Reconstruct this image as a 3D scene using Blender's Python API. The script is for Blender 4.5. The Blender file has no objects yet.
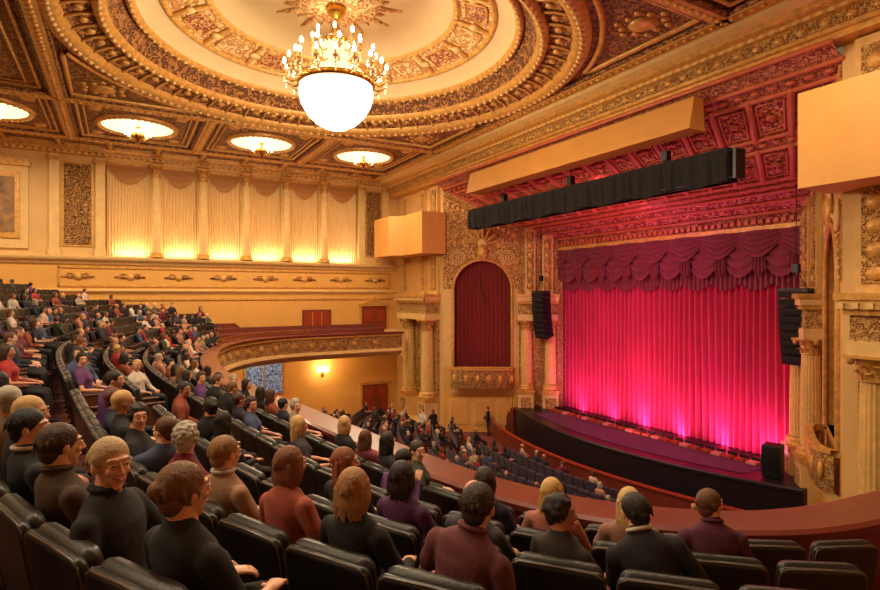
import bpy, math, random, time
import numpy as np
from mathutils import Vector, Matrix
random.seed(7)
CZ=8.2; YC=18.4
def mir(y): return 2*YC-y
def L(r,g,b):
    f=lambda c:(c/255/12.92) if c/255<=0.04045 else ((c/255+0.055)/1.055)**2.4
    return (f(r),f(g),f(b),1)
S=bpy.context.scene
COL=S.collection
# ---------------------------------------------------------------- materials
def _base(name):
    m=bpy.data.materials.new(name); m.use_nodes=True
    nt=m.node_tree; b=nt.nodes['Principled BSDF']
    return m,nt,b
def mat(name,col,rough=.5,metal=0,emis=None,es=0,var=0,vs=3,bump=0,bs=40,stretch=None,coat=0,sheen=0):
    m,nt,b=_base(name)
    b.inputs['Base Color'].default_value=col
    b.inputs['Roughness'].default_value=rough
    b.inputs['Metallic'].default_value=metal
    if coat: b.inputs['Coat Weight'].default_value=coat
    if sheen: b.inputs['Sheen Weight'].default_value=sheen
    if emis is not None:
        b.inputs['Emission Color'].default_value=emis; b.inputs['Emission Strength'].default_value=es
    N=nt.nodes; K=nt.links
    if var or bump:
        tc=N.new('ShaderNodeTexCoord'); mp=N.new('ShaderNodeMapping')
        if stretch: mp.inputs['Scale'].default_value=stretch
        K.new(tc.outputs['Object'],mp.inputs['Vector'])
    if var:
        n=N.new('ShaderNodeTexNoise'); n.inputs['Scale'].default_value=vs; n.inputs['Detail'].default_value=4
        K.new(mp.outputs[0],n.inputs['Vector'])
        r=N.new('ShaderNodeValToRGB')
        r.color_ramp.elements[0].position=.3; r.color_ramp.elements[1].position=.7
        r.color_ramp.elements[0].color=tuple(c*(1-var) for c in col[:3])+(1,)
        r.color_ramp.elements[1].color=tuple(min(1,c*(1+var*.6)) for c in col[:3])+(1,)
        K.new(n.outputs['Fac'],r.inputs[0]); K.new(r.outputs[0],b.inputs['Base Color'])
    if bump:
        n2=N.new('ShaderNodeTexNoise'); n2.inputs['Scale'].default_value=bs; n2.inputs['Detail'].default_value=5
        K.new(mp.outputs[0],n2.inputs['Vector'])
        bp=N.new('ShaderNodeBump'); bp.inputs['Strength'].default_value=bump; bp.inputs['Distance'].default_value=.02
        K.new(n2.outputs['Fac'],bp.inputs['Height']); K.new(bp.outputs[0],b.inputs['Normal'])
    return m
def ornate(name,ground,relief,scale=2.5,rings=20,rough=.5,metal=0,lo=.45,hi=.62,dist=.12,bump=.8,es=0):
    m,nt,b=_base(name); N=nt.nodes; K=nt.links
    b.inputs['Roughness'].default_value=rough; b.inputs['Metallic'].default_value=metal
    tc=N.new('ShaderNodeTexCoord')
    ns=N.new('ShaderNodeTexNoise'); ns.inputs['Scale'].default_value=scale*1.3; ns.inputs['Detail'].default_value=2
    K.new(tc.outputs['Object'],ns.inputs['Vector'])
    vm=N.new('ShaderNodeVectorMath'); vm.operation='MULTIPLY_ADD'
    K.new(ns.outputs['Color'],vm.inputs[0]); vm.inputs[1].default_value=(dist*3,)*3
    K.new(tc.outputs['Object'],vm.inputs[2])
    vo=N.new('ShaderNodeTexVoronoi'); vo.inputs['Scale'].default_value=scale
    K.new(vm.outputs[0],vo.inputs['Vector'])
    mu=N.new('ShaderNodeMath'); mu.operation='MULTIPLY'; mu.inputs[1].default_value=rings
    K.new(vo.outputs['Distance'],mu.inputs[0])
    si=N.new('ShaderNodeMath'); si.operation='SINE'; K.new(mu.outputs[0],si.inputs[0])
    mr=N.new('ShaderNodeMapRange'); mr.inputs['From Min'].default_value=-1; mr.inputs['From Max'].default_value=1
    K.new(si.outputs[0],mr.inputs['Value'])
    n3=N.new('ShaderNodeTexNoise'); n3.inputs['Scale'].default_value=scale*5; K.new(tc.outputs['Object'],n3.inputs['Vector'])
    ad=N.new('ShaderNodeMath'); ad.operation='MULTIPLY_ADD'; ad.inputs[1].default_value=.6; K.new(n3.outputs['Fac'],ad.inputs[0]); 
    sb=N.new('ShaderNodeMath'); sb.operation='SUBTRACT'; sb.inputs[1].default_value=.3; K.new(mr.outputs[0],sb.inputs[0]); K.new(sb.outputs[0],ad.inputs[2])
    r=N.new('ShaderNodeValToRGB'); r.color_ramp.elements[0].position=lo; r.color_ramp.elements[1].position=hi
    r.color_ramp.elements[0].color=ground; r.color_ramp.elements[1].color=relief
    K.new(ad.outputs[0],r.inputs[0]); K.new(r.outputs[0],b.inputs['Base Color'])
    if es: K.new(r.outputs[0],b.inputs['Emission Color']); b.inputs['Emission Strength'].default_value=es
    bp=N.new('ShaderNodeBump'); bp.inputs['Strength'].default_value=bump; bp.inputs['Distance'].default_value=.05
    K.new(ad.outputs[0],bp.inputs['Height']); K.new(bp.outputs[0],b.inputs['Normal'])
    return m
def randmat(name,cols,rough,salt):
    m,nt,b=_base(name); N=nt.nodes; K=nt.links
    b.inputs['Roughness'].default_value=rough
    oi=N.new('ShaderNodeObjectInfo')
    mu=N.new('ShaderNodeMath'); mu.operation='MULTIPLY'; mu.inputs[1].default_value=salt; K.new(oi.outputs['Random'],mu.inputs[0])
    fr=N.new('ShaderNodeMath'); fr.operation='FRACT'; K.new(mu.outputs[0],fr.inputs[0])
    r=N.new('ShaderNodeValToRGB'); r.color_ramp.interpolation='CONSTANT'
    e=r.color_ramp.elements
    while len(e)<len(cols): e.new(.5)
    for i,c in enumerate(cols):
        e[i].position=i/len(cols); e[i].color=c
    K.new(fr.outputs[0],r.inputs[0]); K.new(r.outputs[0],b.inputs['Base Color'])
    return m

GOLD=mat('gilt_plaster',L(216,160,80),.42,.2,var=.3,vs=6,bump=.4,bs=25)
CREAM=mat('cream_plaster',L(228,188,122),.6,var=.1,bump=.1)
YEL=mat('yellow_plaster',L(228,170,84),.6,var=.08,vs=.7,bump=.05)
UPW=mat('upper_wall_plaster',L(220,176,110),.6,var=.08,vs=1)
ORN=ornate('ornate_gilt',L(164,106,46),L(236,188,110),5,12,lo=.35,hi=.7)
ORNF=ornate('ornate_fine_gilt',L(154,96,42),L(234,188,112),7,12,lo=.35,hi=.7)
FILI=ornate('filigree_grille',L(78,42,18),L(205,150,80),5,18,lo=.4,hi=.5)
BROWN=ornate('coffer_brown',L(98,54,24),L(172,114,56),3.2,14,lo=.45,hi=.85)
BRDK=ornate('coffer_dark',L(100,56,26),L(184,124,64),4,12,lo=.4,hi=.8)
REDC=ornate('crimson_coffer',L(134,26,26),L(240,158,116),5,12,lo=.48,hi=.82)
REDF=ornate('crimson_fine',L(156,42,34),L(240,166,122),7,12,lo=.43,hi=.78)
FRES=ornate('fresco_band',L(196,134,72),L(240,206,148),3.4,12,lo=.35,hi=.75)
PANL=ornate('painted_red_panel',L(150,68,38),L(232,180,118),5,12,lo=.4,hi=.8)
DCRM=mat('dome_cream',L(222,194,142),.7,var=.06,vs=.8)
WOODR=mat('red_door_wood',L(160,60,32),.35,var=.2,vs=5,stretch=(6,6,1))
WALN=mat('walnut_frame',L(120,64,32),.4,var=.2)
MAROON=mat('maroon_ledge',L(116,48,36),.34,var=.15,coat=.25)
BIRCH=mat('birch_panel',L(220,158,80),.5,var=.06,vs=1,stretch=(8,1,1))
BLKF=mat('black_cloth',L(26,24,26),.9,bump=.3,bs=15)
BLK=mat('black_metal',L(18,18,20),.4)
STG=mat('stage_black',L(30,20,28),.4,var=.2)
CARP=mat('purple_stage_cloth',L(92,44,84),.7,var=.25)  # cloth's own purple, with the stage's purple glow put into the colour
FCAR=mat('auditorium_carpet',L(128,58,42),.9,var=.45,vs=18,bump=.3)
LEA=mat('seat_leather',L(42,34,29),.42,var=.3,vs=9,bump=.15,bs=60)
LEAG=mat('seat_back_shell',L(36,32,28),.38,var=.25,vs=5,bump=.08,bs=80)
RIMM=mat('seat_rim',L(92,68,48),.35,var=.2)
SWOOD=mat('seat_wood',L(84,48,28),.35,var=.2)
BRASS=mat('brass',L(210,160,70),.25,.9)
STALLS=mat('stall_velvet',L(50,30,54),.75,var=.25,vs=8,sheen=.15)
CURT=mat('stage_curtain_velvet',L(196,34,80),.75,var=.15,vs=2,stretch=(1,4,.3),sheen=.2)
VAL=mat('valance_velvet',L(118,18,42),.75,var=.2,sheen=.3)
BOXC=mat('box_curtain_velvet',L(124,18,14),.75,sheen=.2)
WCUR=mat('window_curtain_silk',L(228,186,122),.6,emis=L(255,214,140),es=.06,var=.08,vs=2,stretch=(6,1,.3))  # faint emission added to stand in for light on the fabric
WSWAG=mat('window_swag_silk',L(186,128,66),.6)
GLOW=mat('bulb_glow',L(255,240,210),.4,emis=L(255,232,190),es=18)
BOWL=mat('crystal_bowl',L(255,250,240),.3,emis=L(255,242,226),es=2.2,bump=1,bs=12)
CRY=mat('crystal',L(250,240,220),.1,emis=L(255,226,180),es=.8)
LGLASS=mat('lamp_glass',L(255,240,200),.4,emis=L(255,232,180),es=1.5)
PAINT=mat('painting_canvas',L(150,110,70),.6,var=.6,vs=2)
BLUEG=ornate('stained_glass',L(30,60,150),L(180,210,240),7,12,es=.2)  # slight emission put into the panes; they glow without a lamp behind
DARK=mat('dark_void',L(10,8,8),.9)

# ---------------------------------------------------------------- mesh builder
class MB:
    def __init__(s): s.v=[];s.f=[];s.mi=[];s.sm=[];s.n=0;s.mats=[]
    def mid(s,m):
        if m not in s.mats: s.mats.append(m)
        return s.mats.index(m)
    def add(s,v,f,m,smooth=False):
        v=np.asarray(v,float).reshape(-1,3)
        s.v.append(v); k=s.mid(m); n=s.n
        s.f.extend([tuple(i+n for i in q) for q in f])
        s.mi.extend([k]*len(f)); s.sm.extend([smooth]*len(f)); s.n+=len(v)
    def mesh(s,name):
        me=bpy.data.meshes.new(name)
        me.from_pydata(np.concatenate(s.v).tolist(),[],s.f)
        for m in s.mats: me.materials.append(m)
        me.polygons.foreach_set('material_index',s.mi)
        me.polygons.foreach_set('use_smooth',s.sm)
        me.update(); return me
    def obj(s,name,parent=None):
        me=s.mesh(name)
        o=bpy.data.objects.new(name,me); COL.objects.link(o)
        if parent: o.parent=parent
        return o
    def stamp(s,t,Ms):
        tv=np.concatenate(t.v); idx=[s.mid(m) for m in t.mats]
        mi=[idx[i] for i in t.mi]
        for M in Ms:
            M=np.array(M); v=tv@M[:3,:3].T+M[:3,3]
            n=s.n; s.v.append(v)
            s.f.extend([tuple(i+n for i in q) for q in t.f]); s.mi.extend(mi); s.sm.extend(t.sm); s.n+=len(v)
def empty(name,loc=(0,0,0)):
    e=bpy.data.objects.new(name,None); COL.objects.link(e); e.location=loc; e.empty_display_size=.2; return e
BF=[(0,3,2,1),(4,5,6,7),(0,1,5,4),(1,2,6,5),(2,3,7,6),(3,0,4,7)]
def box(m,c,s,mt,R=None):
    x,y,z=[a/2 for a in s]
    v=np.array([(-x,-y,-z),(x,-y,-z),(x,y,-z),(-x,y,-z),(-x,-y,z),(x,-y,z),(x,y,z),(-x,y,z)])
    if R is not None: v=v@np.array(R)[:3,:3].T
    m.add(v+np.array(c),BF,mt)
def boxab(m,a,b,mt):
    a=np.array(a,float);b=np.array(b,float); box(m,(a+b)/2,np.abs(b-a),mt)
def rotz(a): return np.array([[math.cos(a),-math.sin(a),0],[math.sin(a),math.cos(a),0],[0,0,1]])
def grid(m,P,mt,smooth=True,closed=False,flip=False):
    P=np.asarray(P,float); a,b=P.shape[:2]; f=[]
    for i in range(a-1):
        for j in range(b if closed else b-1):
            j2=(j+1)%b
            q=(i*b+j,i*b+j2,(i+1)*b+j2,(i+1)*b+j)
            f.append(q[::-1] if flip else q)
    m.add(P.reshape(-1,3),f,mt,smooth)
def lathe(m,prof,c,mt,seg=24,smooth=True,rm=None):
    a=np.arange(seg)*2*math.pi/seg; P=[]
    for r,z in prof:
        rr=r*(rm(a,z) if rm else np.ones(seg))
        P.append(np.stack([c[0]+rr*np.cos(a),c[1]+rr*np.sin(a),np.full(seg,c[2]+z)],1))
    grid(m,P,mt,smooth,True)
def loft(m,secs,mt,seg=12,cap=True):
    a=np.arange(seg)*2*math.pi/seg; P=[]
    secs=[(np.array(c,float),np.array(x,float),np.array(y,float)) for c,x,y in secs]
    if cap:
        c,x,y=secs[0]; d=c-secs[1][0]; d/=max(1e-6,np.linalg.norm(d)); r=min(np.linalg.norm(x),np.linalg.norm(y))
        pre=[(c+d*r*math.sin(t),x*math.cos(t),y*math.cos(t)) for t in (1.5,1.0,.5)]
        c,x,y=secs[-1]; d=c-secs[-2][0]; d/=max(1e-6,np.linalg.norm(d)); r=min(np.linalg.norm(x),np.linalg.norm(y))
        post=[(c+d*r*math.sin(t),x*math.cos(t),y*math.cos(t)) for t in (.5,1.0,1.5)]
        secs=pre+secs+post
    for c,x,y in secs: P.append(c+np.outer(np.cos(a),x)+np.outer(np.sin(a),y))
    n=m.n; grid(m,P,mt,True,True)
    if cap:
        k=m.mid(mt); t=len(secs)
        m.f.append(tuple(n+i for i in range(seg))[::-1]); m.f.append(tuple(n+(t-1)*seg+i for i in range(seg)))
        m.mi+= [k,k]; m.sm+=[True,True]
def tube(m,pts,rad,mt,seg=10,cap=True):
    pts=[np.array(p,float) for p in pts]; n=len(pts)
    if np.isscalar(rad): rad=[rad]*n
    secs=[]; ref=None
    for i,p in enumerate(pts):
        t=pts[min(i+1,n-1)]-pts[max(i-1,0)]; t=t/max(1e-9,np.linalg.norm(t))
        if ref is None: ref=np.array([0,0,1.]) if abs(t[2])<.9 else np.array([1.,0,0])
        x=np.cross(ref,t); x/=np.linalg.norm(x); y=np.cross(t,x); ref=y
        secs.append((p,x*rad[i],y*rad[i]))
    loft(m,secs,mt,seg,cap)
def ell(m,c,r,mt,R=None,seg=14,rings=9):
    P=[]; a=np.arange(seg)*2*math.pi/seg
    for i in range(rings):
        t=-math.pi/2+math.pi*(i+.12)/(rings-1+.24)
        P.append(np.stack([r[0]*math.cos(t)*np.cos(a),r[1]*math.cos(t)*np.sin(a),np.full(seg,r[2]*math.sin(t))],1))
    P=np.array(P)
    if R is not None: P=P@np.array(R)[:3,:3].T
    P=P+np.array(c); n=m.n; grid(m,P,mt,True,True)
    k=m.mid(mt); m.f.append(tuple(n+i for i in range(seg))[::-1]); m.f.append(tuple(n+(rings-1)*seg+i for i in range(seg)))
    m.mi+=[k,k]; m.sm+=[True,True]
def sweep(m,prof,path,nor,mt,smooth=False,clamp=None):
    path=np.asarray(path,float); nor=np.asarray(nor,float); P=[]
    for o,z in prof:
        q=path[:,:2]+nor*o; P.append(np.column_stack([q,np.full(len(q),z)]))
    P=np.array(P)
    if clamp:
        out=(P[...,0]<clamp[0])|(P[...,0]>clamp[1])|(P[...,1]<clamp[2])|(P[...,1]>clamp[3])
        for i in range(1,len(P)): P[i,:,2]=np.where(out[i],P[i-1,:,2],P[i,:,2])
        P[...,0]=np.clip(P[...,0],clamp[0],clamp[1]); P[...,1]=np.clip(P[...,1],clamp[2],clamp[3])
    grid(m,P,mt,smooth)
def rbox(m,c,s,r,mt,R=None,cs=3):
    hx,hy,hz=[a/2 for a in s]; 
    def ring(hx,hz,rr,y):
        o=[]
        for k,(sx,sz) in enumerate([(1,1),(-1,1),(-1,-1),(1,-1)]):
            for j in range(cs+1):
                a=(k+j/cs)*math.pi/2
                o.append((sx*(hx-rr)+rr*math.cos(a),y,sz*(hz-rr)+rr*math.sin(a)))
        return o
    e=min(hy,r)*.9; P=[]
    for t,yy in ((-1,-hy),(-.5,-hy+e*.25),(0,-hy+e),(0,hy-e),(-.5,hy-e*.25),(-1,hy)):
        ins={-1:e,-.5:e*.3,0:0}[t]
        P.append(ring(hx-ins,hz-ins,max(r-ins*.5,.004),yy))
    P=np.array(P)
    if R is not None: P=P@np.array(R)[:3,:3].T
    P=P+np.array(c); n=m.n; q=P.shape[1]; grid(m,P,mt,True,True,flip=True)
    k=m.mid(mt); m.f.append(tuple(n+i for i in range(q))); m.f.append(tuple(n+5*q+i for i in range(q))[::-1]); m.mi+=[k,k]; m.sm+=[False,False]

# ---------------------------------------------------------------- balcony curve
ctrl=[(20,2.6),(17,2.6),(14,2.7),(11,2.75),(8.1,2.85),(5.9,3.15),(4.5,4.2),(3.8,5.7),(3.45,7.8),(3.05,11.1),(2.7,14.1),(2.5,17),(2.6,20),(3.0,23.2),(3.7,26),(4.8,28.4),(6.6,30.3),(9,31.2),(12,31.4),(15.2,31.4)]
def catmull(c,n=14):
    c=[np.array(p,float) for p in c]; c=[2*c[0]-c[1]]+c+[2*c[-1]-c[-2]]; o=[]
    for i in range(1,len(c)-2):
        for k in range(n):
            t=k/n; p0,p1,p2,p3=c[i-1:i+3]
            o.append(.5*((2*p1)+(-p0+p2)*t+(2*p0-5*p1+4*p2-p3)*t*t+(-p0+3*p1-3*p2+p3)*t**3))
    o.append(c[-2]); return np.array(o)
RAIL=catmull(ctrl)
for _ in range(12):
    RAIL[1:-1]=.5*RAIL[1:-1]+.25*(RAIL[:-2]+RAIL[2:])
def normals(P):
    t=np.gradient(P,axis=0); t/=np.linalg.norm(t,axis=1)[:,None]
    return np.stack([-t[:,1],t[:,0]],1)
RN=normals(RAIL)
for _ in range(20):
    RN[1:-1]=.5*RN[1:-1]+.25*(RN[:-2]+RN[2:])
RN/=np.linalg.norm(RN,axis=1)[:,None]
NROW=12
_D=[(np.hypot(*(RAIL[i]+RN[i]*d-np.array([.30,2.48]))),d) for i in range(0,len(RAIL)) for d in np.arange(3.2,6.5,.02)]
D4=min(_D)[1]; DB=D4-3.8; N0=0 if DB>.68 else 1
def dn(n): return DB+.95*n
def zn(n): return CZ-3.0+.26*n
CL=(-12.9,16.75,-3.95,35.55)
m=MB()
P=[[(x,y,max(0,(14.0-x)*.07)) for y in (-4,35.6)] for x in (-13,14,25)]
grid(m,P,FCAR,False); m.obj('floor')
m=MB()
prof=[(.14,zn(0))]
for n in range(NROW):
    z=zn(n); prof+=[(max(.2,dn(n)+.50),z),(max(.2,dn(n)+.50),z+.26)]
prof+=[(20,zn(NROW))]
sweep(m,prof,RAIL,RN,FCAR,clamp=CL)
sweep(m,[(.0,CZ-3.55),(.6,CZ-3.7),(16,CZ-3.7)],RAIL,RN,YEL,clamp=CL)
m.obj('balcony_terrace_floor')
m=MB()
sweep(m,[(.24,zn(0)),(.24,CZ-2.38),(.30,CZ-2.36),(.31,CZ-2.29),(.26,CZ-2.26),(-.18,CZ-2.24),(-.26,CZ-2.27),(-.26,CZ-2.34),(-.12,CZ-2.38)],RAIL,RN,MAROON)
sweep(m,[(-.12,CZ-2.38),(-.18,CZ-2.42),(-.18,CZ-2.5),(-.05,CZ-2.55)],RAIL,RN,GOLD)
sweep(m,[(-.05,CZ-2.55),(-.10,CZ-2.9),(-.05,CZ-3.25)],RAIL,RN,ORNF,True)
sweep(m,[(-.05,CZ-3.25),(-.16,CZ-3.3),(-.2,CZ-3.42),(-.1,CZ-3.5),(0,CZ-3.55),(.3,CZ-3.75)],RAIL,RN,CREAM)
for i in range(60,len(RAIL)-4,6):
    p=RAIL[i]-RN[i]*.11
    R=rotz(math.atan2(RN[i][1],RN[i][0]))
    ell(m,(p[0],p[1],CZ-2.88),(.07,.22,.18),GOLD,R,8,5)
boxab(m,(15.1,31.2,CZ-3.75),(15.3,33.9,CZ-2.24),CREAM)
boxab(m,(15.2,33.8,CZ-3.7),(16.8,35.6,CZ-3.0),CREAM)
boxab(m,(15.2,33.7,CZ-3.7),(16.8,33.85,CZ-2.24),CREAM)
m.obj('balcony_front')
m=MB(); sel=[i for i in range(len(RAIL)) if RAIL[i][1]>25.5 and RAIL[i][0]<9.5]
for h in (CZ-1.98,CZ-2.1):
    tube(m,[(*RAIL[i],h) for i in sel],.018,BRASS,6)
for i in sel[::5]: tube(m,[(*RAIL[i],CZ-2.26),(*RAIL[i],CZ-1.98)],.016,BRASS,6)
m.obj('brass_guard_rail')

W=35.6
m=MB()
colX=[1.75,4.2,6.65,9.1,11.55]
edges=[-.75]+colX+[14.0]
zb,zt=CZ+2.1,CZ+7.35
boxab(m,(-13,W,0),(16.8,W+.8,zb),YEL)
boxab(m,(-13,W,zt),(16.8,W+.8,16.3),UPW)
boxab(m,(-13,W,zb),(edges[0],W+.8,zt),UPW)
boxab(m,(14.0,W,zb),(16.8,W+.8,zt),UPW)
boxab(m,(edges[0],W+.65,zb),(14,W+.8,zt),UPW)
for x in colX: boxab(m,(x-.3,W+.12,zb),(x+.3,W+.65,zt),CREAM)
m.obj('wall_left')
m=MB()
def wl(prof,x0,x1,mt):
    grid(m,[[(x0,W-o,z),(x1,W-o,z)] for o,z in prof],mt,False)
wl([(0,CZ+7.45),(.1,CZ+7.5),(.1,CZ+7.62),(.22,CZ+7.68),(.22,CZ+7.75),(.4,CZ+7.85),(.45,CZ+8)],-13,16.8,GOLD)
for i in range(96): box(m,(-12.8+i*.31,W-.18,CZ+7.58),(.15,.16,.12),CREAM)
wl([(0,CZ+1.62),(.1,CZ+1.68),(.12,CZ+1.8),(.3,CZ+1.9),(.34,CZ+2.0),(.34,CZ+2.06),(0,CZ+2.12)],-13,16.8,CREAM)
wl([(0,CZ+1.42),(.06,CZ+1.45),(.06,CZ+1.52),(0,CZ+1.56)],-2.9,16.2,GOLD)
wl([(0,CZ+.42),(.06,CZ+.45),(.06,CZ+.52),(0,CZ+.56)],-2.9,16.2,GOLD)
for x in (-2.9,16.15): boxab(m,(x,W-.06,CZ+.45),(x+.08,W,CZ+1.52),GOLD)
wl([(0,CZ+.12),(.12,CZ+.16),(.16,CZ+.24),(.12,CZ+.3),(0,CZ+.33)],-13,16.8,CREAM)
wl([(0,CZ-.35),(.06,CZ-.3),(.06,CZ-.22),(0,CZ-.18)],-13,16.8,GOLD)
for x in np.arange(-2,16,2.45):
    ell(m,(x,W-.03,CZ+.98),(.2,.07,.2),GOLD,None,10,5)
    for s in (-1,1):
        ell(m,(x+s*.33,W-.03,CZ+.98),(.2,.05,.1),BRDK,None,8,5)
        ell(m,(x+s*.62,W-.03,CZ+.98),(.16,.04,.06),BRDK,None,8,5)
        tube(m,[(x+s*.2,W-.03,CZ+1.15),(x+s*.4,W-.04,CZ+1.2),(x+s*.5,W-.03,CZ+1.1)],.03,GOLD,5)
m.obj('trim_left_wall')
m=MB()
for x in (-.98,-3.05,14.15,15.9):
    boxab(m,(x-.22,W-.12,zb),(x+.22,W,zt+.1),CREAM)
    boxab(m,(x-.3,W-.2,zt-.25),(x+.3,W,zt-.05),GOLD)
    boxab(m,(x-.28,W-.18,zb),(x+.28,W,zb+.3),CREAM)
for a,b in ((-2.72,-1.3),(14.42,15.62)):
    boxab(m,(a,W-.06,CZ+2.6),(b,W+.01,CZ+7.1),GOLD)
    boxab(m,(a+.1,W-.09,CZ+2.7),(b-.1,W,CZ+7.0),FILI)
m.obj('filigree_wall_panel')
m=MB()
boxab(m,(-7.4,W-.12,CZ+2.4),(-4.15,W,CZ+7.0),CREAM)
boxab(m,(-7.1,W-.2,CZ+2.9),(-4.5,W-.1,CZ+6.3),GOLD)
boxab(m,(-6.9,W-.23,CZ+3.2),(-4.7,W-.19,CZ+6.0),PAINT)
boxab(m,(-7.5,W-.3,CZ+6.6),(-4.05,W,CZ+6.8),GOLD)
m.add([(-7.5,W-.3,CZ+6.8),(-4.05,W-.3,CZ+6.8),(-5.78,W-.3,CZ+7.35),(-7.5,W,CZ+6.8),(-4.05,W,CZ+6.8),(-5.78,W,CZ+7.35)],[(0,1,2),(5,4,3),(0,2,5,3),(1,4,5,2),(0,3,4,1)],GOLD)
m.obj('framed_wall_painting')

def column(m,x,y,z0,z1,r,mt=CREAM,capmt=GOLD,fl=20):
    h=z1-z0; ch=min(1.0,h*.14)
    lathe(m,[(0,0),(r*1.45,0),(r*1.45,.12*r*2),(r*1.3,.2*r*2),(r*1.38,.3*r*2),(r*1.3,.4*r*2),(r*1.08,.5*r*2)],(x,y,z0),capmt,20)
    sh=[(r*1.02,.5*r*2)]+[(r*(1-.14*t*t),.5*r*2+(h-ch-r)*t) for t in np.linspace(0.02,1,6)]
    lathe(m,sh,(x,y,z0),mt,fl*4,True,lambda a,z:1-.1*np.abs(np.sin(a*fl/2)))
    zc=h-ch; rt=r*.86
    lathe(m,[(rt,zc),(rt*1.15,zc+.03),(rt*1.0,zc+.07),(rt*1.02,zc+ch*.5),(rt*1.35,zc+ch*.85),(rt*1.5,zc+ch*.88)],(x,y,z0),capmt,20)
    for tier,(zz,rr,n,off) in enumerate(((.08,1.0,8,0),(.36,1.03,8,.39))):
        for i in range(n):
            a=i*2*math.pi/n+off; ca,sa=math.cos(a),math.sin(a); lh=ch*.42; w=rt*.34
            P=[]
            for t in np.linspace(0,1,5):
                o=rt*(rr+.08+.45*t**3); z=z0+zc+ch*zz+lh*(t if t<.8 else 1.6-t*1.0)
                ww=w*(1-.5*t*t); P.append([(x+ca*o-sa*k*ww,y+sa*o+ca*k*ww,z) for k in (-1,0,1)])
            grid(m,P,capmt,True)
    for i in range(4):
        a=math.pi/4+i*math.pi/2
        ell(m,(x+math.cos(a)*rt*1.65,y+math.sin(a)*rt*1.65,z0+zc+ch*.82),(.14*r*2,.14*r*2,.16*r*2),capmt,None,8,5)
    box(m,(x,y,z0+h-ch*.05),(rt*3,rt*3,ch*.12),capmt)
m=MB()
for x in colX: column(m,x,W-.02,zb,zt,.27,CREAM,GOLD,12)
m.obj('window_bay_columns')
for k in range(6):
    m=MB(); a=edges[k]+(.32 if k else .1); b=edges[k+1]-(.32 if k<5 else .1)
    xs=np.linspace(a-.02,b+.02,120); 
    P=[]
    for z in np.linspace(zb+.03,zt-.1,8):
        P.append([(x,W+.42+.07*math.sin((x-a)*2*math.pi/ .15+math.sin(z*.7+x)),z) for x in xs])
    grid(m,P,WCUR,True)
    P=[]
    for t in np.linspace(0,1,12):
        row=[]
        for x in np.linspace(a,b,40):
            s=(x-a)/(b-a)
            drop=.35+.8*math.sin(math.pi*s)
            row.append((x,W+.3-.06*math.sin(t*19)*math.sin(math.pi*s),zt-.02-t*drop))
        P.append(row)
    grid(m,P,WSWAG,True)
    boxab(m,(a,W+.2,zt-.12),(b,W+.34,zt),GOLD)
    m.obj('window_%d'%(k+1))
def door(name,x0,x1,z0,z1,y=W):
    m=MB()
    boxab(m,(x0-.14,y-.1,z0),(x0,y,z1+.14),GOLD); boxab(m,(x1,y-.1,z0),(x1+.14,y,z1+.14),GOLD)
    boxab(m,(x0-.2,y-.16,z1),(x1+.2,y,z1+.18),GOLD)
    boxab(m,(x0,y-.04,z0),(x1,y,z1),WOODR)
    xm=(x0+x1)/2
    for a,b in ((x0,xm),(xm,x1)):
        for q,w in ((.08,.42),(.5,.9)):
            zz0=z0+(z1-z0)*q; zz1=z0+(z1-z0)*w
            boxab(m,(a+.1,y-.06,zz0),(b-.1,y-.03,zz1),WALN); boxab(m,(a+.17,y-.08,zz0+.07),(b-.17,y-.05,zz1-.07),WOODR)
    boxab(m,(xm-.02,y-.06,z0),(xm+.02,y-.03,z1),WALN)
    tube(m,[(xm-.08,y-.12,z0+1),(xm-.08,y-.12,z0+1.25)],.02,BRASS,6)
    tube(m,[(xm+.08,y-.12,z0+1),(xm+.08,y-.12,z0+1.25)],.02,BRASS,6)
    m.obj(name); return m
door('door_1',14.15,16.0,CZ-3.0,CZ-.75)
door('door_2',14.2,16.1,0,CZ-6.1)
m=MB()
m.add([(14.3,W-.12,CZ-.55),(15.85,W-.12,CZ-.55),(15.07,W-.12,CZ-.12),(14.3,W,CZ-.55),(15.85,W,CZ-.55),(15.07,W,CZ-.12)],[(0,1,2),(5,4,3),(0,2,5,3),(1,4,5,2),(0,3,4,1)],GOLD)
m.obj('trim_door_pediment')
m=MB()
boxab(m,(10.1,W-.08,CZ-2.15),(12.0,W,CZ-.95),WALN); boxab(m,(10.22,W-.11,CZ-2.03),(11.88,W-.06,CZ-1.07),WOODR)
for x in (10.75,11.35): boxab(m,(x-.02,W-.13,CZ-2.0),(x+.02,W-.1,CZ-1.1),GOLD)
m.obj('framed_notice_board')
m=MB()
boxab(m,(6.5,W-.1,CZ-6.2),(8.9,W,CZ-4.1),GOLD)
for i in range(2):
    boxab(m,(6.62+i*1.14,W-.13,CZ-6.1),(7.66+i*1.14,W-.08,CZ-4.2),BLUEG)
m.obj('stained_glass_window')
m=MB()
for x in (11.4,):
    ell(m,(x,W-.08,CZ-5.1),(.1,.08,.3),BRASS)
    for s in (-1,1):
        tube(m,[(x,W-.1,CZ-5.15),(x+s*.15,W-.2,CZ-5.2),(x+s*.22,W-.22,CZ-5.05)],.02,BRASS,6)
        lathe(m,[(.05,0),(.13,.02),(.15,.2),(.1,.32)],(x+s*.22,W-.24,CZ-5.0),GLOW,12)
sc=m.obj('wall_sconce')
m=MB()
pts=[(-1.5,CZ-.45),(1.5,CZ-.9),(6.2,CZ-2.25),(8,CZ-2.3)]
P0=[];P1=[]
for x,z in pts: P0.append([(x,34.75,CZ-3.2),(x,34.75,z)]); P1.append([(x,34.72,z),(x,34.72,z+.07),(x,34.95,z+.07),(x,34.95,z)])
grid(m,P0,YEL,False); grid(m,P1,MAROON,False); m.obj('stair_parapet')

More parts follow.
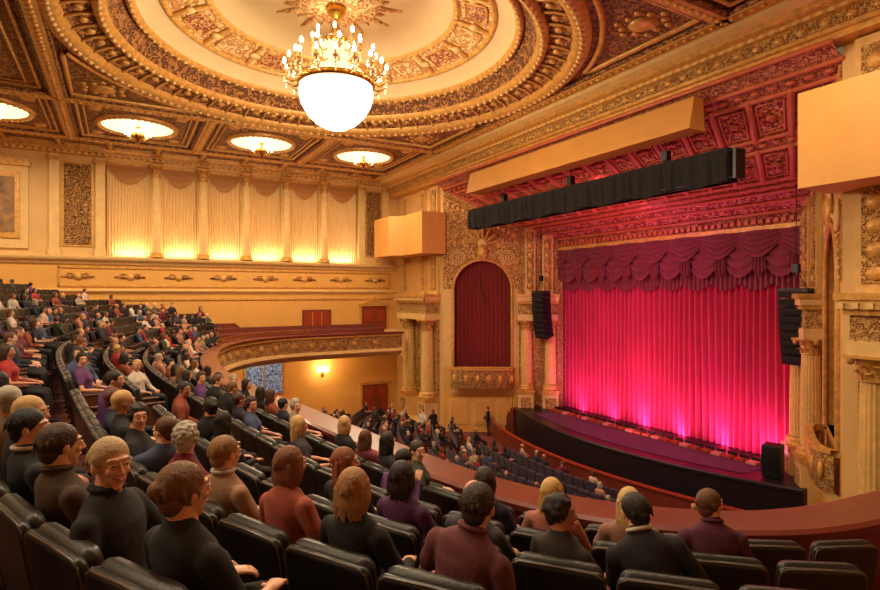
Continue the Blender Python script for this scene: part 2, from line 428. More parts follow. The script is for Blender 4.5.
m=MB(); boxab(m,(-13.3,-4,0),(-13,35.6,16.3),UPW); m.obj('wall_back')
m=MB(); boxab(m,(-13,-4.3,0),(16.8,-4,16.3),UPW); m.obj('wall_right')

# stage wall -----------------------------------------------------------------
def ztop(x): return CZ+6.7-max(0,x-16.2)*(3.4/6.2)
A=np.array([16.8,29.1]);B=np.array([20.7,26.8]);C=np.array([22.4,25.3])
COLM=mat('column_gilt_cream',L(224,178,106),.5,var=.15,vs=5,bump=.15)
def stage_side(s):
    my=(lambda y:y) if s>0 else mir
    pt=lambda p:np.array([p[0],my(p[1])])
    a,b,c=pt(A),pt(B),pt(C)
    m=MB()
    yend=35.6 if s>0 else -4
    m.add([(16.8,yend,0),(16.8,a[1],0),(16.8,a[1],14.9),(16.8,yend,14.9)],[(0,1,2,3)],UPW)
    u=(b-a); Ls=np.linalg.norm(u); u/=Ls; nrm=np.array([-u[1],u[0]]) if s>0 else np.array([u[1],-u[0]])
    if nrm[0]>0: nrm=-nrm
    def W3(q,z,o=0): p=a+u*q+nrm*o; return (p[0],p[1],z)
    ac,ah=2.35,1.76; zs=CZ+.35; zbm=CZ-4.3
    zt0=ztop(a[0]);zt1=ztop(b[0]); zt_=lambda q:zt0+(zt1-zt0)*q/Ls
    mt=ORN
    m.add([W3(0,0),W3(Ls,0),W3(Ls,zbm),W3(0,zbm)],[(0,1,2,3)],YEL)
    m.add([W3(0,zbm),W3(ac-ah,zbm),W3(ac-ah,zs),W3(0,zs)],[(0,1,2,3)],CREAM)
    m.add([W3(ac+ah,zbm),W3(Ls,zbm),W3(Ls,zs),W3(ac+ah,zs)],[(0,1,2,3)],CREAM)
    top=[];bot=[];rev=[]
    for t in np.linspace(math.pi,0,25):
        q=ac+ah*math.cos(t); z=zs+ah*math.sin(t)
        bot.append(W3(q,z)); top.append(W3(q,zt_(q))); rev.append((W3(q,z),W3(q,z,-.6)))
    grid(m,[bot,top],mt,False)
    m.add([W3(0,zs),W3(ac-ah,zs),W3(ac-ah,zt_(ac-ah)),W3(0,zt0)],[(0,1,2,3)],mt)
    m.add([W3(ac+ah,zs),W3(Ls,zs),W3(Ls,zt1),W3(ac+ah,zt_(ac+ah))],[(0,1,2,3)],mt)
    rev=[(W3(ac-ah,zbm),W3(ac-ah,zbm,-.6))]+rev+[(W3(ac+ah,zbm),W3(ac+ah,zbm,-.6))]
    grid(m,rev,GOLD,False)
    m.add([(b[0],b[1],0),(c[0],c[1],0),(c[0],c[1],ztop(c[0])),(b[0],b[1],ztop(b[0]))],[(0,1,2,3)],ORNF)
    m.add([(c[0],c[1],0),(24,c[1],0),(24,c[1],ztop(c[0])),(c[0],c[1],ztop(c[0]))],[(0,1,2,3)],REDF)
    m.obj('wall_stage' if s>0 else 'wall_stage_near')
    m=MB()
    for off,rr,mt2 in ((.0,.09,GOLD),(.22,.07,CREAM),(.42,.06,GOLD)):
        pts=[W3(ac-ah-off,zbm,.04),W3(ac-ah-off,zs,.04)]+[W3(ac+(ah+off)*math.cos(t),zs+(ah+off)*math.sin(t),.04) for t in np.linspace(math.pi,0,24)]+[W3(ac+ah+off,zbm,.04)]
        if off>0: pts=pts[1:-1]
        tube(m,pts,rr,mt2,8)
    for i in range(25):
        t=math.pi*(i+.5)/25; ell(m,W3(ac+(ah+.32)*math.cos(t),zs+(ah+.32)*math.sin(t),.05),(.06,.06,.06),CREAM,None,6,4)
    kz=zs+ah
    ang=math.atan2(nrm[1],nrm[0])
    ell(m,W3(ac,kz+.45,.1),(.18,.34,.5),GOLD,rotz(ang),10,7)
    for i in range(7):
        t=math.pi*(i+.5)/7
        tube(m,[W3(ac+.3*math.cos(t),kz+.9+.3*math.sin(t),.05),W3(ac+.95*math.cos(t),kz+.9+.95*math.sin(t),.05)],[.05,.11],GOLD,6)
    ell(m,W3(ac,kz+.95,.08),(.08,.3,.3),CREAM,rotz(ang),12,7)
    for sgn in (-1,1):
        for rr in (.42,.28,.1):
            pts=[W3(ac+sgn*1.5+rr*math.cos(t),zs+1.9+rr*math.sin(t),.04) for t in np.linspace(0,2*math.pi,17)]
            tube(m,pts,.05,CREAM,6,False)
    for off in (.2,.55,1.0):
        tube(m,[W3(.1,zt0-off,.03),W3(Ls-.1,zt1-off,.03)],.05,GOLD,6)
    for i in range(14):
        q=.3+i*(Ls-.6)/13; ell(m,W3(q,zt_(q)-.77,.03),(.06,.12,.14),CREAM,rotz(ang),8,5)
    def pil(p,w,z0,z1,ang2,mt3=ORNF):
        R=rotz(ang2)
        box(m,(p[0],p[1],(z0+z1)/2),(.3,w,z1-z0),COLM,R)
        n2=np.array([math.cos(ang2),math.sin(ang2)])
        q=np.array(p)+n2*.1; box(m,(q[0],q[1],(z0+z1)/2),(.2,w*.66,z1-z0-.5),mt3,R)
        for k in range(int((z1-z0)/.62)):
            ell(m,(q[0]+n2[0]*.1,q[1]+n2[1]*.1,z0+.5+k*.6),(.06,w*.24,.2),GOLD,R,8,5)
    pil((16.75,my(29.95)),.95,CZ+.05,14.85,math.pi)
    pil((16.75,my(31.4)),.5,CZ+.05,14.85,math.pi)
    pil((16.75,my(33.9)),.5,CZ+.05,14.85,math.pi)
    bc=c-b; lb=np.linalg.norm(bc); bcu=bc/lb; nb=np.array([-bcu[1],bcu[0]]); 
    if nb[0]>0: nb=-nb
    ab=math.atan2(nb[1],nb[0])
    for t in (.3,.75):
        p=b+bc*t; pil(p+nb*.02,.62,CZ+.05,ztop(p[0]),ab)
    for (z0,z1,o,mt4) in ((-1.5,-1.15,0,CREAM),(-1.15,-.5,-.06,ORNF),(-.5,-.35,.05,GOLD),(-.35,-.12,.12,CREAM),(-.12,.05,.2,GOLD)):
        boxab(m,(15.82-o,my(29.62-o),CZ+z0),(16.85,my(33.5+o),CZ+z1),mt4)
        cc=b+bc*.5+nb*.28; box(m,(cc[0],cc[1],CZ+(z0+z1)/2),(.75+2*o,lb*1.02+o,z1-z0),mt4,rotz(ab))
    for k in range(13): boxab(m,(15.6,my(29.5+k*.32),CZ-.34),(15.8,my(29.5+k*.32+.16),CZ-.2),CREAM)
    boxab(m,(15.75,my(29.55),0),(16.85,my(33.4),.5),CREAM)
    for y in (30.1,32.65):
        boxab(m,(15.85,my(y-.5),.5),(16.75,my(y+.5),1.8),CREAM); boxab(m,(15.8,my(y-.33),.7),(16.7,my(y+.33),1.6),ORNF)
        boxab(m,(15.78,my(y-.56),1.75),(16.8,my(y+.56),1.95),GOLD)
        boxab(m,(16.6,my(y-.55),1.95),(16.82,my(y+.55),CZ-1.5),ORNF)
    for t in (.2,.82):
        p=b+bc*t+nb*.3; box(m,(p[0],p[1],1.3),(.85,.9,2.6),CREAM,rotz(ab)); box(m,(p[0],p[1],2.55),(1.0,1.0,.2),GOLD,rotz(ab))
        box(m,(p[0]+nb[0]*.02,p[1]+nb[1]*.02,1.4),(.87,.6,1.6),ORNF,rotz(ab))
    P=[];P2=[];P3=[]; bow=.75 if s>0 else .45
    for q in np.linspace(ac-ah-.15,ac+ah+.15,17):
        s_=(q-ac)/(ah+.15); o=.15+bow*math.sqrt(max(0,1-s_**4)); 
        P.append([W3(q,CZ-5.6,o-.25),W3(q,CZ-5.45,o),W3(q,CZ-4.45,o)])
        P2.append([W3(q,CZ-4.45,o),W3(q,CZ-4.42,o+.08),W3(q,CZ-4.3,o+.08),W3(q,CZ-4.28,o-.15),W3(q,CZ-4.5,o-.15)])
        P3.append([W3(q,CZ-6.1,0),W3(q,CZ-5.75,o*.6),W3(q,CZ-5.6,o-.2),W3(q,CZ-5.45,o+.05)])
    grid(m,P,ORNF,True); grid(m,P2,GOLD,False); grid(m,P3,CREAM,True)
    for q in np.linspace(ac-ah+.1,ac+ah-.1,6):
        s_=(q-ac)/(ah+.15); o=.15+bow*math.sqrt(max(0,1-s_**4)); ell(m,W3(q,CZ-4.95,o),(.08,.16,.3),GOLD,rotz(ang),8,5)
    for q in (.9,2.35,3.7): 
        box(m,W3(q,1.2,.03),(.08,1.1,1.5),CREAM,rotz(ang)); box(m,W3(q,1.2,.06),(.08,.9,1.3),YEL,rotz(ang))
    m.obj('trim_proscenium' if s>0 else 'trim_proscenium_near')
    m=MB()
    for y in (30.1,32.65): column(m,16.28,my(y),1.95,CZ-1.5,.40,COLM)
    for t in (.2,.82):
        p=b+bc*t+nb*.3; column(m,p[0],p[1],2.65,CZ-1.5,.34,COLM)
    m.obj('corinthian_columns')
    m=MB(); P=[]
    for z in np.linspace(zbm-.2,zs+ah+.1,6):
        P.append([W3(q,z,-.45+.07*math.sin(q*2*math.pi/.26)) for q in np.linspace(ac-ah-.1,ac+ah+.1,110)])
    grid(m,P,BOXC,True)
    tube(m,[W3(ac-.2,zs+1.0,-.3),W3(ac+.1,zs-.6,-.3),W3(ac+.35,zs-1.0,-.3)],.02,BLK,5)
    m.obj('box_curtain')
stage_side(1); stage_side(-1)
m=MB()
def beam(prof,mt): grid(m,[[(x,35.6,CZ+z),(x,-4,CZ+z)] for x,z in prof],mt,False)
beam([(16.9,6.7),(16.2,6.7)],GOLD)
beam([(16.2,6.7),(16.2,6.85),(16.1,6.88),(16.1,7.0)],GOLD)
beam([(16.1,7.0),(16.05,7.0),(16.05,7.3)],ORNF)
beam([(16.05,7.3),(15.9,7.34),(15.9,7.44),(15.7,7.5),(15.6,7.62)],GOLD)
beam([(15.6,7.62),(15.35,7.7),(15.35,7.82),(15.2,7.9),(15.15,8.0)],CREAM)
for i in range(128): box(m,(15.97,35.3-i*.305,CZ+7.38),(.16,.15,.1),CREAM)
for i in range(64): ell(m,(16.05,35.2-i*.61,CZ+7.14),(.05,.16,.09),GOLD,None,8,5)
m.obj('trim_proscenium_cornice')
m=MB()
outl=[(16.2,29.1),(16.8,29.1),(20.7,26.8),(22.4,25.3)]
def edgeY(x):
    for (x0,y0),(x1,y1) in zip(outl[:-1],outl[1:]):
        if x<=x1+1e-6: return y0+(y1-y0)*(x-x0)/(x1-x0)
    return 25.3
xs=[16.2,16.8,17.3,18.8,19.3,20.7,21.3,22.4]
for i,(x0,x1) in enumerate(zip(xs[:-1],xs[1:])):
    mt={0:REDF,1:REDF,2:REDC,3:REDF,4:REDC,5:REDF,6:REDC}[i]
    y0,y1=edgeY(x0),edgeY(x1)
    m.add([(x0,y0,ztop(x0)),(x1,y1,ztop(x1)),(x1,mir(y1),ztop(x1)),(x0,mir(y0),ztop(x0))],[(0,1,2,3)],mt)
RIB=mat('crimson_rib',L(206,104,70),.5,var=.2)
for x in xs+[21.0,21.8]:
    y=edgeY(x); tube(m,[(x,y,ztop(x)-.03),(x,mir(y),ztop(x)-.03)],.08,RIB,6)
SB=lambda x,t_:(x,edgeY(x)*(1-t_)+mir(edgeY(x))*t_,ztop(x)-.03)
for i in range(17):
    t=i/16
    for x0,x1 in ((17.3,18.8),(19.3,20.7)):
        tube(m,[SB(x0,t),SB(x1,t)],.12,RIB,6)
        if i<16:
            e0=.14/16*1.2; q=[SB(x0+.2,t+e0),SB(x1-.2,t+e0),SB(x1-.2,t+1/16-e0),SB(x0+.2,t+1/16-e0)]
            tube(m,q+[q[0]],.045,RIB,5,False)
            xm,yy,zz=SB((x0+x1)/2,t+.5/16)
            ell(m,(xm,yy,zz),(.2,.2,.1),RIB,None,10,5)
            for k in range(8):
                a=k*math.pi/4; ell(m,(xm+.29*math.cos(a),yy+.29*math.sin(a),ztop(xm+.29*math.cos(a))-.02),(.09,.09,.06),RIB,None,6,4)
for i in range(40):
    t=(i+.5)/40; x=21.05; yy=edgeY(x)*(1-t)+mir(edgeY(x))*t
    ell(m,(x,yy,ztop(x)-.03),(.14,.14,.09),RIB,None,8,5)
    for x in (17.05,19.05): 
        yy=edgeY(x)*(1-t)+mir(edgeY(x))*t; ell(m,(x,yy,ztop(x)-.03),(.12,.16,.07),RIB,None,8,5)
m.obj('sounding_board')
m=MB()
boxab(m,(22.4,11.5,CZ+2.75),(22.7,25.3,CZ+3.35),REDF)
boxab(m,(22.3,11.5,CZ+3.2),(22.75,25.3,CZ+3.32),RIB); boxab(m,(22.3,11.5,CZ+2.6),(22.75,25.3,CZ+2.78),GOLD)
for i in range(46): box(m,(22.33,11.65+i*.3,CZ+2.95),(.1,.16,.16),RIB)
for y in (25.3,11.5): boxab(m,(22.25,y-.14,1.6),(22.7,y+.14,CZ+3.3),ORNF)
m.obj('trim_curtain_frame')
m=MB(); boxab(m,(24.2,5,0),(24.4,32,12.5),DARK); m.obj('wall_stage_rear')
m=MB(); ys=np.linspace(26.4,10.4,33)
fx=lambda y:18.4+1.7*((y-YC)/8)**2
grid(m,[[(24.2,y,1.6) for y in ys],[(fx(y),y,1.6) for y in ys]],STG,False)
grid(m,[[(fx(y),y,1.6) for y in ys],[(fx(y)-.05,y,1.55) for y in ys],[(fx(y)-.05,y,1.45) for y in ys],[(fx(y),y,1.42) for y in ys],[(fx(y),y,0) for y in ys]],STG,False)
m.add([(24.2,26.4,0),(20.1,26.4,0),(20.1,26.4,1.6),(24.2,26.4,1.6)],[(0,1,2,3)],STG)
m.add([(24.2,10.4,0),(20.1,10.4,0),(20.1,10.4,1.6),(24.2,10.4,1.6)],[(0,1,2,3)],STG)
m.obj('stage_platform')
m=MB(); grid(m,[[(21.9,y,1.62) for y in ys[4:-4]],[(fx(y)+.6,y,1.62) for y in ys[4:-4]]],CARP,False); m.obj('stage_floor_cloth')
m=MB(); GEL=mat('footlight_gel',L(214,120,120),.5)
for i in range(24):
    y=12.9+i*.5
    box(m,(21.35,y,1.68),(.34,.40,.10),WOODR if i%3 else GEL)
    box(m,(21.6,y,1.74),(.06,.36,.2),BLK)
m.obj('footlight_batten')
m=MB(); ys2=np.linspace(27.8,9,40); gx=lambda y:17.1+1.9*((y-YC)/9)**2
grid(m,[[(gx(y),y,0) for y in ys2],[(gx(y),y,.85) for y in ys2]],MAROON,False)
grid(m,[[(gx(y)-.08,y,.85) for y in ys2],[(gx(y)-.08,y,.92) for y in ys2],[(gx(y)+.1,y,.92) for y in ys2],[(gx(y)+.1,y,.85) for y in ys2]],WOODR,False)
m.obj('orchestra_pit_barrier')
m=MB()
for i in range(6): boxab(m,(20.0,26.45+(5-i)*.26,0),(21.3,26.45+(6-i)*.26,.26+.26*i),MAROON); boxab(m,(19.98,26.43+(5-i)*.26,.24+.26*i),(21.3,26.45+(6-i)*.26,.27+.26*i),GOLD)
for x in (20.0,21.25): tube(m,[(x,28.0,.05),(x,28.0,1.0),(x,26.5,2.5),(x,26.5,1.6)],.025,BRASS,6)
m.obj('stage_steps')
m=MB(); yy=np.linspace(11.55,25.25,1100); P=[]
for z in np.linspace(1.62,CZ+2.6,14):
    P.append(np.column_stack([22.95+.13*np.sin(yy*2*math.pi/.30+.9*np.sin(yy*1.7+z*.2))+.05*np.sin(yy*2.1+z*.15),yy,np.full(len(yy),z)]))
grid(m,P,CURT,True); m.obj('main_stage_curtain')
m=MB()
P=[]
for t in np.linspace(0,1,8):
    P.append([(22.72+.05*math.sin(y*2*math.pi/.22),y,CZ+2.62-t*(2.15+.28*abs(math.sin((y-11.55)*math.pi/1.37)))) for y in np.linspace(11.56,25.24,500)])
grid(m,P,VAL,True)
nsw=8; w=13.7/nsw
for layer,(base,drop,xo) in enumerate(((1.15,.75,22.55),(.45,.65,22.42))):
    for k in range(nsw+layer):
        y0=11.55+(k-(.5 if layer else 0))*w
        P=[]
        for t in np.linspace(0,1,26):
            row=[]
            for s in np.linspace(0,1,26):
                y=min(25.25,max(11.55,y0+s*w)); sg=math.sin(math.pi*s)
                z=CZ+2.62-t*(base+drop*sg)
                row.append((xo-.12*abs(math.sin(t*14+sg))*sg**.5-.06*sg,y,z))
            P.append(row)
        grid(m,P,VAL,True)
for k in range(nsw+1):
    yc=min(25.0,max(11.8,11.55+k*w)); P=[]
    for t in np.linspace(0,1,6):
        P.append([(22.36+.05*math.sin(s*22),yc+(s-.5)*(.34+.22*t),CZ+2.62-t*(1.55+.35*abs(s-.5)*-2+.35)) for s in np.linspace(0,1,24)])
    grid(m,P,VAL,True)
m.obj('curtain_valance')

# ceiling --------------------------------------------------------------------
DC=(6.4,18.4); Z8=CZ+8
m=MB(); seg=96; R0=8.2
x0,x1,y0,y1=-2.0,14.8,10.0,26.8
ring=[];sq=[]
for i in range(seg):
    a=2*math.pi*i/seg; c,s=math.cos(a),math.sin(a); ring.append((DC[0]+R0*c,DC[1]+R0*s,Z8)); k=8.4/max(abs(c),abs(s)); sq.append((DC[0]+k*c,DC[1]+k*s,Z8))
grid(m,[ring,sq],BROWN,False,True)
for a,b in (((-13,-4),(x0,35.6)),((x1,-4),(16.8,35.6)),((x0,-4),(x1,y0)),((x0,y1),(x1,35.6))):
    m.add([(a[0],a[1],Z8),(b[0],a[1],Z8),(b[0],b[1],Z8),(a[0],b[1],Z8)],[(3,2,1,0)],BROWN)
m.add([(-13.5,-4.5,Z8+2.6),(25,-4.5,Z8+2.6),(25,36.5,Z8+2.6),(-13.5,36.5,Z8+2.6)],[(0,1,2,3)],DARK)
m.obj('ceiling')
m=MB()
def rib(p,q,w=.4,h=.22):
    p=np.array(p,float);q=np.array(q,float); d=q-p; Lr=np.linalg.norm(d); a=math.atan2(d[1],d[0]); c=(p+q)/2
    box(m,(c[0],c[1],Z8-h/2),(Lr,w,h),GOLD,rotz(a)); 
    nn=np.array([-d[1],d[0]])/Lr
    for s in (-1,1):
        e=nn*s*(w/2+.05); tube(m,[(*(p+e),Z8-h*.5),(*(q+e),Z8-h*.5)],.07,BRDK,6)
    k=int(Lr/.3)
    for i in range(k):
        e=p+d*(i+.5)/k; ell(m,(e[0],e[1],Z8-h),(.1,.1,.06),GOLD,None,6,4)
for y in (33.3,26.9,9.9,3.4): rib((-13,y),(15.2,y))
rib((15.0,-4),(15.0,35.6),.35)
LX=[-10.8,-5.0,.7,6.4,12.1]
for x in (-7.9,-2.15,3.55,9.25): 
    rib((x,26.9),(x,33.3)); rib((x,3.4),(x,9.9))
rib((-2.15,9.9),(-2.15,26.9))
for x in np.arange(-12,15,2.3): rib((x,33.3),(x,35.2),.2,.12)
def frame(pts,w=.08,mt=GOLD,z=.03):
    tube(m,[(x,y,Z8-z) for x,y in pts]+[(pts[0][0],pts[0][1],Z8-z)],w,mt,6,False)
cells=[-13,-7.9,-2.15,3.55,9.25,15.0]
for a,b in zip(cells[:-1],cells[1:]):
    for (p,q) in ((27.4,32.8),(4,9.4)):
        frame([(a+.5,p),(b-.5,p),(b-.5,q),(a+.5,q)]); frame([(a+.75,p+.25),(b-.75,p+.25),(b-.75,q-.25),(a+.75,q-.25)],.05)
        for cx_ in (a+1.15,b-1.15):
            for cy_ in (p+.65,q-.65): ell(m,(cx_,cy_,Z8),(.3,.3,.1),GOLD,None,10,5)
for a,b in ((10.6,18.1),(18.7,26.2)):
    for (p,q) in ((-12.6,-8.0),(-7.5,-2.7)):
        frame([(p,a),(q,a),(q,b),(p,b)]); frame([(p+.4,a+.4),(q-.4,a+.4),(q-.4,b-.4),(p+.4,b-.4)],.05)
for sx in (-1,1):
    for sy in (-1,1):
        arc=[(DC[0]+sx*8.75*math.cos(t),DC[1]+sy*8.75*math.sin(t)) for t in np.linspace(.42,math.pi/2-.42,16)]
        frame(arc+[(DC[0]+sx*3.9,DC[1]+sy*8.1),(DC[0]+sx*8.1,DC[1]+sy*8.1),(DC[0]+sx*8.1,DC[1]+sy*3.9)],.1)
        ell(m,(DC[0]+sx*7.0,DC[1]+sy*7.0,Z8),(.45,.45,.12),GOLD,None,14,6)
        for k in range(12):
            a=k*math.pi/6; rr_=.75 if k%2 else .6; ell(m,(DC[0]+sx*7+rr_*math.cos(a),DC[1]+sy*7+rr_*math.sin(a),Z8),(.13,.13,.07),GOLD,None,8,4)
for y in np.arange(-3.5,35,1.45):
    frame([(15.35,y),(16.0,y),(16.0,y+1.2),(15.35,y+1.2)],.04)
m.obj('trim_ceiling_ribs')
m=MB()
def dl(p,mt): lathe(m,[(r,z-0) for r,z in p],(DC[0],DC[1],CZ),mt,128)
dl([(8.45,8.0),(8.42,7.86),(8.25,7.78),(8.05,7.78),(7.9,7.86),(7.85,8.02)],GOLD)
dl([(7.85,8.02),(7.55,8.16),(7.15,8.25)],BRDK)
dl([(7.15,8.25),(7.1,8.12),(6.95,8.08),(6.8,8.15),(6.75,8.3)],GOLD)
dl([(6.75,8.3),(6.6,8.6),(6.35,8.8)],BRDK)
dl([(6.35,8.8),(6.3,8.68),(6.15,8.68),(6.08,8.85)],GOLD)
dl([(6.08,8.85),(5.95,9.05),(5.5,9.25)],DCRM)
dl([(5.5,9.25),(5.45,9.18),(5.33,9.18),(5.3,9.3)],GOLD)
dl([(5.3,9.3),(4.8,9.5),(4.25,9.65)],FRES)
dl([(4.25,9.65),(4.2,9.58),(4.06,9.58),(4.0,9.7)],GOLD)
dl([(4.0,9.7),(3.2,9.9),(2.2,10.0),(1.6,10.03)],DCRM)
dl([(1.6,10.03),(1.5,9.95),(1.2,9.93),(.9,9.98),(.5,9.9),(.15,9.8),(0,9.8)],FRES)
for r,z,n,rr in ((8.15,7.78,150,.1),(6.95,8.08,120,.09),(6.22,8.68,110,.08),(4.13,9.58,80,.06)):
    for i in range(n):
        a=2*math.pi*i/n; ell(m,(DC[0]+r*math.cos(a),DC[1]+r*math.sin(a),CZ+z),(rr,rr,rr*.8),CREAM,None,6,4)
for i in range(60):
    a=2*math.pi*i/60; c,s=math.cos(a),math.sin(a)
    tube(m,[(DC[0]+r*c,DC[1]+r*s,CZ+z) for r,z in ((7.85,7.98),(7.5,8.12),(7.15,8.2))],.05,GOLD,6)
    a+=math.pi/60; ell(m,(DC[0]+7.5*math.cos(a),DC[1]+7.5*math.sin(a),CZ+8.14),(.18,.18,.08),GOLD,None,8,4)
for i in range(16):
    a=2*math.pi*i/16; c,s=math.cos(a),math.sin(a)
    tube(m,[(DC[0]+r*c,DC[1]+r*s,CZ+z) for r,z in ((5.35,9.25),(4.8,9.47),(4.2,9.62))],.09,GOLD,6)
    ell(m,(DC[0]+4.8*c,DC[1]+4.8*s,CZ+9.44),(.2,.2,.1),CREAM,None,10,5)
    # painted panel in every second bay, with a gilt frame
    P=[];bd=[]
    for r,z in ((5.14,9.345),(4.8,9.485),(4.42,9.59)):
        P.append([(DC[0]+r*math.cos(a+t),DC[1]+r*math.sin(a+t),CZ+z-.02) for t in np.linspace(.075,2*math.pi/16-.075,9)])
    grid(m,P,PANL if i%2==0 else FRES,True)
    bd=P[0]+[P[1][-1]]+P[2][::-1]+[P[1][0]]+[P[0][0]]
    tube(m,bd,.035,GOLD,5,False)
for i in range(24):
    a=2*math.pi*i/24; c,s=math.cos(a),math.sin(a)
    tube(m,[(DC[0]+r*c,DC[1]+r*s,CZ+z) for r,z in ((.4,9.86),(1.0,9.93),(1.75+.5*(i%2),9.99))],[.05,.13,.05],FRES,6)
m.obj('ceiling_dome')

def lamp(x,y):
    m=MB()
    lathe(m,[(1.75,0),(1.75,-.1),(1.68,-.16),(1.58,-.16),(1.5,-.08)],(x,y,Z8),GOLD,48)
    lathe(m,[(1.5,-.08),(1.2,-.03),(.6,-.02),(0.01,-.02)],(x,y,Z8),LGLASS,48)
    for i in range(40):
        a=i*2*math.pi/40; ell(m,(x+1.63*math.cos(a),y+1.63*math.sin(a),Z8-.16),(.06,.06,.05),CREAM,None,6,4)
    lathe(m,[(.0,-.02),(.12,-.05),(.05,-.2),(.1,-.3),(.3,-.42),(.32,-.5),(.15,-.62),(.06,-.78),(0.01,-.8)],(x,y,Z8),BRASS,14)
    for i in range(8):
        a=i*math.pi/4; c,s=math.cos(a),math.sin(a)
        tube(m,[(x+.1*c,y+.1*s,Z8-.5),(x+.4*c,y+.4*s,Z8-.6),(x+.52*c,y+.52*s,Z8-.45)],.025,BRASS,5)
        ell(m,(x+.52*c,y+.52*s,Z8-.38),(.05,.05,.1),GLOW,None,6,5)
    o=m.obj('ceiling_rose_lamp')
    l=bpy.data.lights.new('rose_lamp_light','AREA'); l.shape='DISK'; l.size=2.6; l.energy=345 if y>20 else (300 if x>5 else 400); l.color=(1,.80,.52)
    lo=bpy.data.objects.new('rose_lamp_light',l); COL.objects.link(lo); lo.location=(x,y,Z8-.9); lo.parent=o
    return o
for x in LX:
    lamp(x,30.1); lamp(x,6.7)  # near row and rearmost lamps are out of view, added for fill light
m=MB(); cx,cy=DC; c0=(cx,cy,CZ)
lathe(m,[(.0,9.85),(.35,9.8),(.3,9.6),(.1,9.45),(.06,9.3),(.12,9.15),(.2,9.0),(.1,8.85),(.06,8.5),(.1,8.3)],c0,BRASS,16)
lathe(m,[(.1,8.9),(.4,8.75),(.5,8.6),(.42,8.5)],c0,BRASS,24)
lathe(m,[(1.22,7.3),(1.3,7.28),(1.3,7.12),(1.24,7.1)],c0,BRASS,48)
lathe(m,[(1.22,7.15),(1.27,6.85),(1.18,6.5),(.98,6.15),(.7,5.88),(.35,5.7),(.02,5.62)],c0,BOWL,48,True,lambda a,z:1+.02*np.sin(a*24))
lathe(m,[(.5,8.5),(.35,8.0),(.55,7.7),(1.2,7.3)],c0,CRY,36,True,lambda a,z:1+.06*np.sin(a*18))
for i in range(18):
    a=2*math.pi*i/18; c,s=math.cos(a),math.sin(a)
    for t in np.linspace(0,1,9):
        r=.45+(1.25-.45)*t; z=8.55-1.3*t-.25*math.sin(math.pi*t); ell(m,(cx+r*c,cy+r*s,CZ+z),(.045,.045,.06),CRY,None,6,4)
for n,r0,r1,zz,hh in ((18,1.25,1.72,7.3,7.42),(12,.9,1.35,7.75,7.95),(8,.45,.8,8.35,8.5)):
    for i in range(n):
        a=2*math.pi*(i+.5)/n; c,s=math.cos(a),math.sin(a)
        tube(m,[(cx+r*c,cy+r*s,CZ+z) for r,z in ((r0*.7,zz+.1),(r0,zz-.1),((r0+r1)/2,zz-.18),(r1,zz-.02),(r1,hh))],.03,BRASS,6)
        lathe(m,[(.02,0),(.1,.03),(.11,.08),(.04,.09),(.035,.26),(0.0,.27)],(cx+r1*c,cy+r1*s,CZ+hh),CREAM,8)
        ell(m,(cx+r1*c,cy+r1*s,CZ+hh+.36),(.055,.055,.12),GLOW,None,7,5)
        for k in range(3): ell(m,(cx+r1*c,cy+r1*s,CZ+hh-.1-.1*k),(.035,.035,.05),CRY,None,6,4)
CH=m.obj('crystal_chandelier')
def plight(name,loc,e,col,r=.5,parent=None):
    l=bpy.data.lights.new(name,'POINT'); l.energy=e; l.color=col; l.shadow_soft_size=r
    o=bpy.data.objects.new(name,l); COL.objects.link(o); o.location=loc
    if parent: o.parent=parent
    return o
def alight(name,loc,d,sx,sy,e,col):
    l=bpy.data.lights.new(name,'AREA'); l.shape='RECTANGLE'; l.size=sx; l.size_y=sy; l.energy=e; l.color=col
    o=bpy.data.objects.new(name,l); COL.objects.link(o); o.location=loc
    o.rotation_euler=Vector(d).to_track_quat('-Z','Y').to_euler(); return o
plight('chandelier_light',(cx,cy,CZ+4.6),2150,(1,.82,.55),.6,CH)
plight('chandelier_upper_light',(cx,cy,CZ+8.9),235,(1,.85,.58),.5,CH)
plight('sconce_light',(11.4,W-.7,CZ-4.8),60,(1,.76,.4),.12,sc)
for i,x in enumerate((2,7,12)): plight('underbalcony_point_light',(x,33.5 if x>3 else 30,CZ-4.2),80,(1,.76,.4),.15)  # bare point lights under the balcony, no fixture modelled
for k in range(6):
    a=edges[k];b=edges[k+1]
    alight('window_uplight',((a+b)/2,W+.1,zb+.12),(0,.5,1),1.5,.1,50,(1,.84,.58))
for y in (12.9,15.0,17.1,19.2,21.3,23.6):
    o=alight('footlight_glow',(22.35,y,1.8),(.5,0,1),.25,1.7,(95 if y<20 else 80) if y<22 else 48,(1,.24,.70))
for y in (14,18.4,22.8):
    alight('footlight_flood',(21.9,y,1.75),(.7,0,1),.3,3.6,95,(1,.13,.48))
alight('apron_wash_red',(20.0,18.4,1.8),(.2,0,1),1,10,420,(1,.24,.20))
alight('truss_curtain_wash',(17.6,18.4,CZ+3.4),(1,0,-.5),.4,12,200,(1,.20,.30))
alight('truss_stage_wash',(18.4,17.5,CZ+3.5),(.3,0,-1),.4,9,120,(.7,.22,.9))

